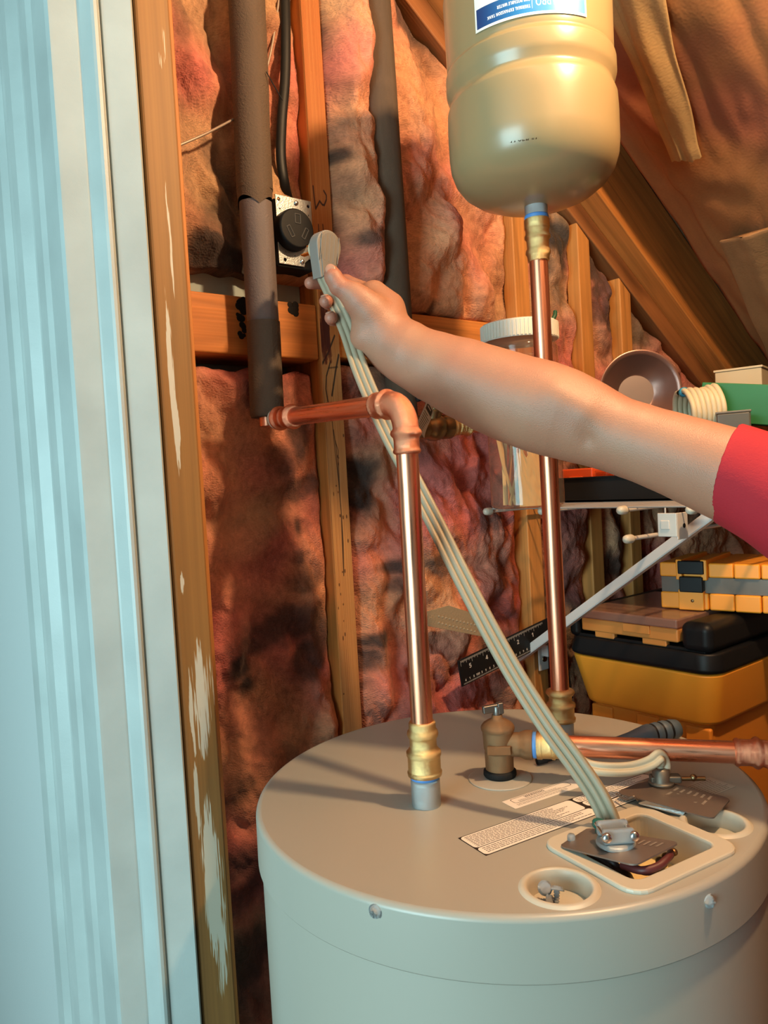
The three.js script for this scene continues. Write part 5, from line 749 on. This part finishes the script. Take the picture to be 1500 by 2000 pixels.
  const keep = surfaceNet(limb, hl, hh, .0024);
  part('body', [skinN(keep), skinN(surfaceNet(limb, al, ah, .0045)), skinN(surfaceNet(restField, bl, bh, .006)), skinN(surfaceNet(restField, el, eh, .006))], skin, body);
  // nails of the thumb and the two fingertips in view
  const nail = std({ color: lin(.4, .215, .15), roughness: .35 });
  for (const [a, b, r, sx] of [[thumb[2][0], thumb[2][1], .0088, .0062], [fingers[1][2][0], fingers[1][2][1], .0078, .0052], [fingers[2][2][0], fingers[2][2][1], .0074, .005]]) {
    const ax = b.clone().sub(a).normalize(), toC = camera.position.clone().sub(b).normalize(); let up = toC.clone().add(V(-.25, .5, 0)); up.addScaledVector(ax, -up.dot(ax)).normalize();
    const g = new THREE.SphereGeometry(1, 16, 10).scale(sx, .0068, .0018); frameAt(g, b.clone().addScaledVector(ax, -.001).addScaledVector(up, r - .0012), ax.clone().cross(up), ax); part('fingernail', g, nail, body);
  }
  // clothing
  const hem = ctr[12].clone().lerp(ctr[13], .86), hd = dirU.clone().add(V(.0, .1, .12)).normalize();
  const cloth = (p) => { const t = p.clone().sub(hem).dot(hd); let d = segD(p, ctr[12], shoulder, rad[12] + .006, .062); for (const s of trunk) d = smin(d, segD(p, s[0], s[1], s[2] + .008, s[3] + .008), .05); const along = clamp(t / .15); d -= .0045 * P.noise(p.x * 22, p.y * 14, p.z * 16) + .004 * Math.sin(p.y * 60 + p.z * 40) * along * .5; return Math.max(d, .93 - p.y); };
  const inner = (p) => { const d = cloth(p); return Math.max(d, -(d + .0055), -p.clone().sub(hem).dot(hd)); };
  const red = std({ color: lin(.38, .012, .024), roughness: .85, bumpMap: gritBump, bumpScale: .0004, sheen: .4, sheenRoughness: .7, sheenColor: lin(.3, .03, .03) });
  const [cl, ch] = bounds([ctr[12], shoulder, ...trunk.flatMap(s => [s[0], s[1]])], .2), [sl, sh] = bounds([hem, shoulder], .075);
  part('shirt', [boxUV(surfaceNet(inner, sl, sh, .0018)), boxUV(surfaceNet((p) => Math.max(cloth(p), shoulder.z + .0 - p.z - .02), cl, ch, .011))], red, body, 'red short sleeved shirt');
  const legs = [[B(0, .92, -.06), B(-.01, .5, -.07), .088, .06], [B(-.01, .5, -.07), B(.02, .09, -.08), .058, .045], [B(0, .92, .12), B(.0, .5, .14), .088, .06], [B(0, .5, .14), B(.03, .09, .15), .058, .045], [B(0, .95, .0), B(0, .95, .07), .12, .12]];
  const trousers = (p) => { let d = 1; for (const s of legs) d = smin(d, segD(p, ...s), .03); return Math.max(d - .004 * P.noise(p.x * 14, p.y * 12, p.z * 14), .07 - p.y, p.y - .98); };
  const [ll, lh] = bounds(legs.flatMap(s => [s[0], s[1]]), .14); part('trousers', boxUV(surfaceNet(trousers, ll, lh, .012)), std({ color: lin(.03, .045, .08), roughness: .85 }), body);
  for (const z of [-.08, .15]) { const f = (p) => { const q = smin(segD(p, B(.05, .045, z), B(-.16, .035, z), .045, .038), segD(p, B(.03, .1, z), B(.03, .05, z), .05, .05), .03); return Math.max(q, .002 - p.y); }; const [a, b] = bounds([B(.05, .05, z), B(-.16, .04, z), B(.03, .1, z)], .07); part('shoe', boxUV(surfaceNet(f, a, b, .008)), mBlackMatte, body); }
  const hairF = (p) => { const q = V((p.x - head.x - .008) / .106, (p.y - head.y - .012) / .124, (p.z - head.z) / .087).length(); return Math.max((q - 1) * .09 + .004 * P.noise(p.x * 60, p.y * 30, p.z * 60), -(p.x - head.x + .02 + (p.y - head.y) * .62), head.y - .02 - p.y - (p.x - head.x) * .7); };
  part('hair', boxUV(surfaceNet(hairF, el, eh, .006)), std({ color: lin(.05, .03, .02), roughness: .7 }), body);
  const eye = std({ color: lin(.75, .72, .68), roughness: .25 }), iris = std({ color: lin(.06, .04, .025), roughness: .2 });
  for (const s of [-1, 1]) { const e = part('eye', ball(B(-.1295, 1.713, -.03 + s * .031), .0125), eye, body); part('iris', ball(B(-.1395, 1.713, -.03 + s * .031), .005, .7, 1, 1, 10), iris, e); }
}
scene.traverse((o) => { if (o.isMesh) { o.castShadow = true; o.receiveShadow = true; } });
renderer.render(scene, camera);
